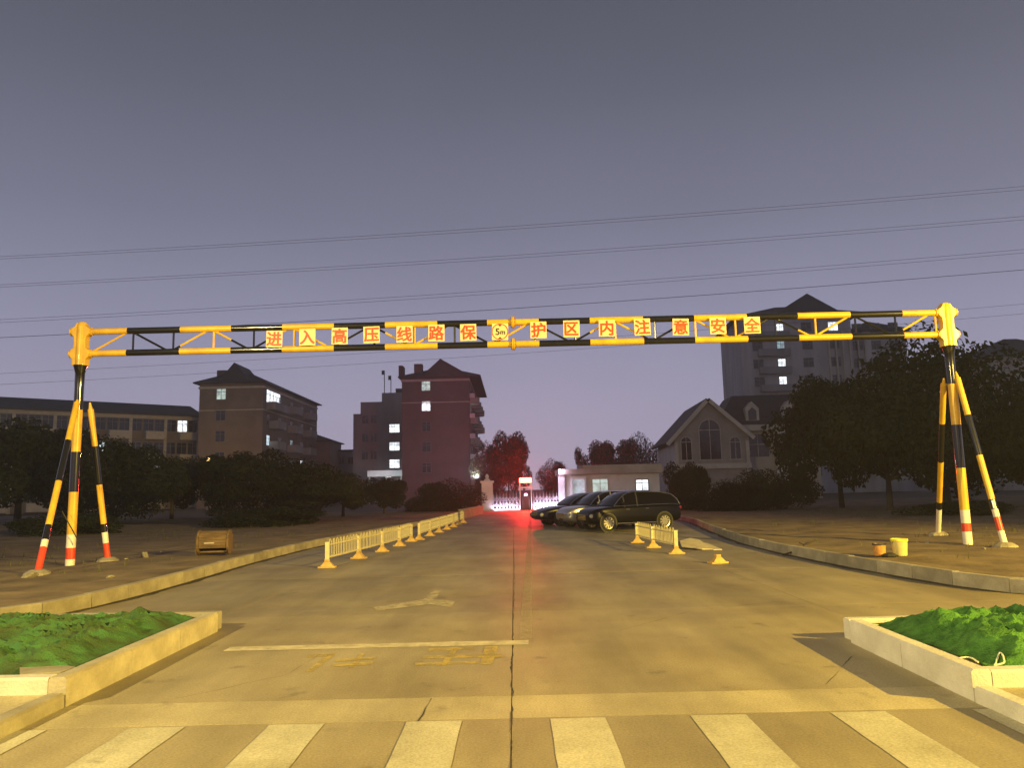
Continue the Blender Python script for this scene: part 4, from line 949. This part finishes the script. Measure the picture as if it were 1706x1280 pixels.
MB().box(wv + .005, wv + 9.2, 4.1, 4.38, zw - .7, zw - .02).build('wing_cornice', M['trim'], vl)
for dx in (1.75, 5.9):
    dm = MB(); dm.prism([(wv + dx - .75, zw + .5), (wv + dx + .75, zw + .5), (wv + dx + .75, zw + 1.9), (wv + dx, zw + 2.7), (wv + dx - .75, zw + 1.9)], 4.75, 8); dm.build('dormer', M['trim'], rwo)
    db = MB(); db.prism([(wv + dx - .45, zw + .55), (wv + dx + .45, zw + .55), (wv + dx + .45, zw + 1.6), (wv + dx, zw + 2.0), (wv + dx - .45, zw + 1.6)], 4.70, 4.747); db.build('dormer_window', M['pane'], rwo)
window(vl, wv + 2.2, zw - 3.6, 2.4, 2.6, 'pane', 'f', 5, 'trim', arch=True, mull=2); MB().box(wv + 4.0, wv + 5.2, 4.4, 4.99, 0, zw - .71).build('column', M['offwhite'], vl)

# -- guard house
Yg = 66; g0, g1 = W(936, 830, Yg).x, W(1100, 830, Yg).x; wg = g1 - g0; hg = W(1000, 790, Yg).z
gh = empty('guard_house', (g0, Yg, 0), 0, label='flat roofed guard house with white framed opening beside the gate', cat='building')
MB().box(0, wg, 0, 5, 0, hg).build('wall', M['offwhite'], gh)
MB().box(-.25, wg + .2, -.6, 5.2, hg + .002, hg + .45).build('roof_slab', M['cream'], gh); MB().box(wg*.22, wg + .2, -.2, 5, hg + .451, hg + .75).build('parapet', M['cream'], gh)
MB().box(-.28, .25, -.45, -.003, 0, hg).build('corner_pillar', M['offwhite'], gh)
def gxx(px): return W(px, 815, Yg).x - g0
fw = MB()
fw.box(gxx(951), gxx(953.5), -.30, -.003, .4, W(960, 799, Yg).z); fw.box(gxx(974), gxx(977), -.30, -.003, .4, W(960, 799, Yg).z); fw.box(gxx(951), gxx(977), -.30, -.003, W(960, 799, Yg).z + .002, W(960, 797, Yg).z + .12)
do = fw.build('opening_frame', M['offwhite'], gh); MB().box(gxx(953.6), gxx(973.9), -.02, -.004, .4, W(960, 799, Yg).z).build('pane', M['litd'], do)
window(gh, gxx(1000), W(1000, 822, Yg).z, 1.25, 1.15, 'litg', 'f', 0, 'offwhite')
window(gh, gxx(1070), W(1070, 817, Yg).z, 1.0, .85, 'litw', 'f', 0, 'frame')
MB().lathe([(.06, 0), (.10, .08), (.12, .25), (.05, .36)], 10, (-.12, -.52, hg + .1)).build('corner_lamp', M['ledpurple'], gh)
def lampglow(parent, loc, e, col, r=.1):
    p = bpy.data.lights.new('lamp_glow', 'POINT'); p.energy = e; p.color = col; p.shadow_soft_size = r; o = bpy.data.objects.new('lamp_glow', p); link(o); o.parent = parent; o.location = loc
lampglow(gh, (-.12, -.8, hg + .3), 90, (.9, .7, 1))
# yellow garden lamp that washes the brown house, and one floodlight added to brighten the bay balconies
gl_ = W(347, 770, 100); gq = empty('garden_lamp', (gl_.x, 100, 0), label='small warm garden lamp at the foot of the brown apartment house', cat='lamp')
MB().lathe([(.10, 0), (.05, .2), (.04, gl_.z)], 8).build('pole', M['steel'], gq); MB().lathe([(.05, gl_.z), (.22, gl_.z + .12), (.24, gl_.z + .35), (.08, gl_.z + .5)], 12).build('globe', M['lens'], gq); lampglow(gq, (0, .3, gl_.z + .9), 420, (1, .52, .16), .2)
fl_ = empty('added_flood_lamp', (W(795, 830, 100).x, 100, 0), label='added white floodlight on a short pole, brightening the bay balconies', cat='lamp')
MB().lathe([(.08, 0), (.05, .2), (.05, 3.2)], 8).build('pole', M['steel'], fl_); MB().box(-.2, .2, -.1, .1, 3.201, 3.5).build('lamp_head', M['ledwhite'], fl_); lampglow(fl_, (0, .8, 3.7), 2200, (.95, .80, .95), .2)

lp = W(662, 796, 62); lq = empty('path_lamp', (lp.x, 62, 0), label='thin path lamp post in front of the pale canopy', cat='lamp')
MB().lathe([(.09, 0), (.05, .3), (.035, lp.z - .1)], 8).build('pole', M['steel'], lq, smooth=True); MB().path([Vector((0, 0, lp.z - .1)), Vector((-.25, 0, lp.z + .05)), Vector((-.6, 0, lp.z + .06))], .025, 6).build('arm', M['steel'], lq)
lh = MB().box(-.85, -.45, -.08, .08, lp.z + .07, lp.z + .13).build('lamp_head', M['steel'], lq); MB().box(-.82, -.5, -.06, .06, lp.z + .03, lp.z + .067).build('lens', M['litw'], lh)
# ================================================================ overhead cables on poles
lines = [((0, 427), (1706, 310)), ((0, 431), (1706, 316)), ((0, 474), (1706, 360)), ((0, 478), (1706, 366)), ((0, 532), (1706, 415)), ((0, 537), (1706, 421)), ((0, 562), (1706, 449)), ((0, 622), (1706, 506)), ((0, 640), (1706, 522))]
YC = 58.0
names = ['topmost', 'second highest', 'third highest', 'fourth highest', 'fifth highest', 'sixth highest', 'darkest single', 'second lowest', 'lowest']
ends = []
for (a, b), nm_ in zip(lines, names):
    k = names.index(nm_); Yk = YC + (k % 2)*.5
    A_, B_ = W(*a, Yk), W(*b, Yk); d = (B_ - A_)/(B_.x - A_.x); e0, e1 = A_ + d*(-78 - A_.x), A_ + d*(78 - A_.x)
    pts = []
    for i in range(41):
        t = i/40; p = e0.lerp(e1, t); p.z += 1.5*((t - .5)**2*4 - .27); pts.append(p)
    r = .020 if k == 6 else (.012 if k < 6 else .010)
    o = empty('power_cable', pts[0], label=nm_ + ' power cable crossing the night sky', cat='power cable', group='power cables across the sky')
    MB().path([p - pts[0] for p in pts], r, 5).build('cable_strand', M['cable'], o, smooth=True)
    ends.append((pts[0].copy(), pts[-1].copy()))
for s, i, lb in ((-1, 0, 'tall steel cable pole beyond the long apartment block'), (1, 1, 'tall steel cable pole beyond the hipped house')):
    po = empty('cable_pole', (s*78.3, YC + .3, 0), label=lb, cat='cable pole', group='poles carrying the power cables')
    ht = max(e[i].z for e in ends) + 2
    MB().lathe([(.5, -.15), (.48, 2), (.22, ht)], 12).build('shaft', M['steel'], po, smooth=True)
    for e in ends: MB().box(-.5 if s < 0 else -.6, .6 if s < 0 else .5, -.7, .7, e[i].z - .10, e[i].z + .02).build('cross_arm', M['steel'], po)

# ================================================================ trees
def tree_meshes(seed, lobes, nleaf, lm, size):
    rnd = random.Random(seed); cl = MB(); blobs = []
    for _ in range(lobes):
        a = rnd.random()*2*math.pi; rr = rnd.random()**.5*.62; z = rnd.uniform(.30, .86); k = 1 - abs(z - .52)*1.1
        blobs.append((Vector((rr*math.cos(a)*k, rr*math.sin(a)*k, z)), rnd.uniform(.20, .36)))
    vs = []; fs = []
    for i in range(nleaf):
        c, r = blobs[rnd.randrange(lobes)]
        d = Vector((rnd.gauss(0, 1), rnd.gauss(0, 1), rnd.gauss(0, 1))).normalized()
        p = c + d*r*(rnd.random()**.28)*Vector((1, 1, .8)).x; p.z = c.z + d.z*r*.75*(rnd.random()**.28)
        s = size*rnd.uniform(.6, 1.4); n = (d + Vector((rnd.gauss(0, .6), rnd.gauss(0, .6), rnd.gauss(.2, .6)))).normalized()
        t = n.cross(Vector((rnd.gauss(0, 1), rnd.gauss(0, 1), rnd.gauss(0, 1)))).normalized(); b = n.cross(t)
        k = len(vs); vs += [p - t*s, p + b*s*.5 + n*s*.1, p + t*s, p - b*s*.5 + n*s*.1]; fs.append((k, k + 1, k + 2, k + 3))
    cl.add(vs, fs); crown = cl.mesh('crown', M[lm], fix=False)
    tr = MB(); tr.tube((0, 0, -.02), (.01, 0, .28), .034, 10, r2=.022)
    for c, r in blobs[:7]:
        mid = Vector((0, 0, .28)).lerp(c, .5) + Vector((0, 0, .03)); tr.tube((.01, 0, .26), mid, .014, 6, r2=.010); tr.tube(mid, c, .010, 6, r2=.004)
    return crown, tr.mesh('trunk', M['bark'], smooth=True)
TM = [tree_meshes(1, 16, 16000, 'leaf', .022), tree_meshes(2, 13, 14000, 'leaf2', .022), tree_meshes(5, 20, 18000, 'leaf', .020), tree_meshes(9, 9, 3600, 'leaf2', .026)]
def tree(px, ptop, Y, wpx, var, label, zb=.15, name='broadleaf_tree', cat='tree', group=None, squat=1.0):
    top_ = W(px, ptop, Y); wid = wpx*Y/F_PX; h = (top_.z - zb)
    t = empty(name, (top_.x, Y, zb), random.random()*6.28, label=label, cat=cat, group=group)
    cr_, tk = TM[var]; s = (wid/1.55, wid/1.55, h/1.08)
    inst('crown', cr_, t, scale=s); inst('trunk', tk, t, scale=s)
    return t
def bush(px, ptop, Y, wpx, var, label, zb=.15):
    top_ = W(px, ptop, Y); wid = wpx*Y/F_PX; h = (top_.z - zb)
    t = empty('round_bush', (top_.x, Y, zb), random.random()*6.28, label=label, cat='bush')
    cr_, tk = TM[var]; s = (wid/1.45, wid/1.45, h*1.5)
    inst('crown', cr_, t, (0, 0, -h*.42), scale=(s[0], s[1], h*1.42/1.05)); inst('stem', tk, t, scale=(s[0]*.6, s[1]*.6, h*.75)); return t
tree(1385, 612, 46, 230, 0, 'dark broadleaf tree in front of the tower block')
tree(1550, 545, 42, 370, 2, 'biggest dark tree, standing behind the tripod with the buckets')
tree(1710, 620, 40, 260, 1, 'dark tree beside the biggest tree below the hipped house')
tree(1465, 640, 40, 260, 1, 'dark tree filling the gap under the gantry head')
bush(1140, 766, 50, 90, 0, 'dark rounded bush in front of the gabled villa')
bush(1215, 800, 46, 120, 2, 'low dark bush at the foot of the gabled villa')
bush(1290, 770, 47, 130, 1, 'dark bush beside the villa wing')
tree(845, 712, 92, 90, 0, 'tree glowing red behind the gate signal')
tree(815, 735, 100, 70, 2, 'reddish tree beside the bay balconies')
tree(925, 764, 105, 62, 2, 'small dark tree just beyond the lit folding gate')
tree(968, 733, 100, 46, 3, 'sparse tree with pale trunk behind the guard house')
tree(1010, 727, 112, 90, 0, 'dark round tree behind the guard house roof')
tree(1055, 722, 110, 95, 2, 'broad dark tree beside the villa side wall')
tree(40, 690, 48, 300, 0, 'dark tree behind the striped tripod')
tree(190, 725, 44, 240, 2, 'dark tree between the tripod and the wooden drum')
tree(290, 745, 50, 180, 1, 'dark tree in front of the warm washed wall')
tree(410, 742, 47, 190, 0, 'round dark tree below the brown apartment house')
tree(500, 762, 46, 190, 2, 'low dark tree under the bay of balconies of the brown house')
tree(572, 778, 50, 140, 1, 'low dark tree in front of the low flat roofed building')
tree(640, 792, 56, 95, 0, 'dark tree in front of the pale canopy')
bush(735, 800, 60, 130, 2, 'dark hedge bush at the foot of the reddish house')
bush(120, 850, 34, 200, 1, 'low bush on the verge behind the tripod feet')
bush(440, 840, 40, 220, 0, 'wide low bush behind the near picket barrier')
bush(1620, 830, 34, 220, 1, 'low bush behind the tripod with the buckets')

# ================================================================ air
hz_ = MB().box(-95, 95, -40, 175, -1.2, 46).build('haze', M['earth'], kind='stuff', label='thin night haze over the whole street', cat='haze')
hm = bpy.data.materials.new('haze_air'); hm.use_nodes = True; hn = hm.node_tree.nodes; hn.remove(hn['Principled BSDF'])
hv = hn.new('ShaderNodeVolumePrincipled'); hv.inputs['Color'].default_value = (.8, .82, .9, 1); hv.inputs['Density'].default_value = .0013; hv.inputs['Anisotropy'].default_value = .55
hm.node_tree.links.new(hv.outputs[0], hn['Material Output'].inputs['Volume'])
hz_.data.materials.clear(); hz_.data.materials.append(hm)

# ================================================================ weeds on the verges
rnd = random.Random(4); wd = MB()
for k in range(2600):
    sd = rnd.choice((-1, 1)); y = rnd.uniform(15, 48); line = LK if sd < 0 else RK
    kx = min(line, key=lambda p: abs(p.y - y)).x; x = kx + sd*(.5 + rnd.random()**.6*14)
    if noise.noise((x*.5, y*.5, 8)) < .05: continue
    for b in range(4):
        a = rnd.random()*6.28; h = rnd.uniform(.06, .20); d = Vector((math.cos(a), math.sin(a), 0)); q = Vector((-d.y, d.x, 0))*.012
        p = Vector((x + rnd.uniform(-.1, .1), y + rnd.uniform(-.1, .1), .17)); wd.add([p - q, p + q, p + d*h*.5 + Vector((0, 0, h))], [(0, 1, 2)])
wo = bpy.data.objects.new('verge_weeds', wd.mesh('verge_weeds', M['grass'], fix=False)); link(wo); tag(wo, 'sparse low weeds scattered over both dirt verges', 'weeds', kind='stuff')
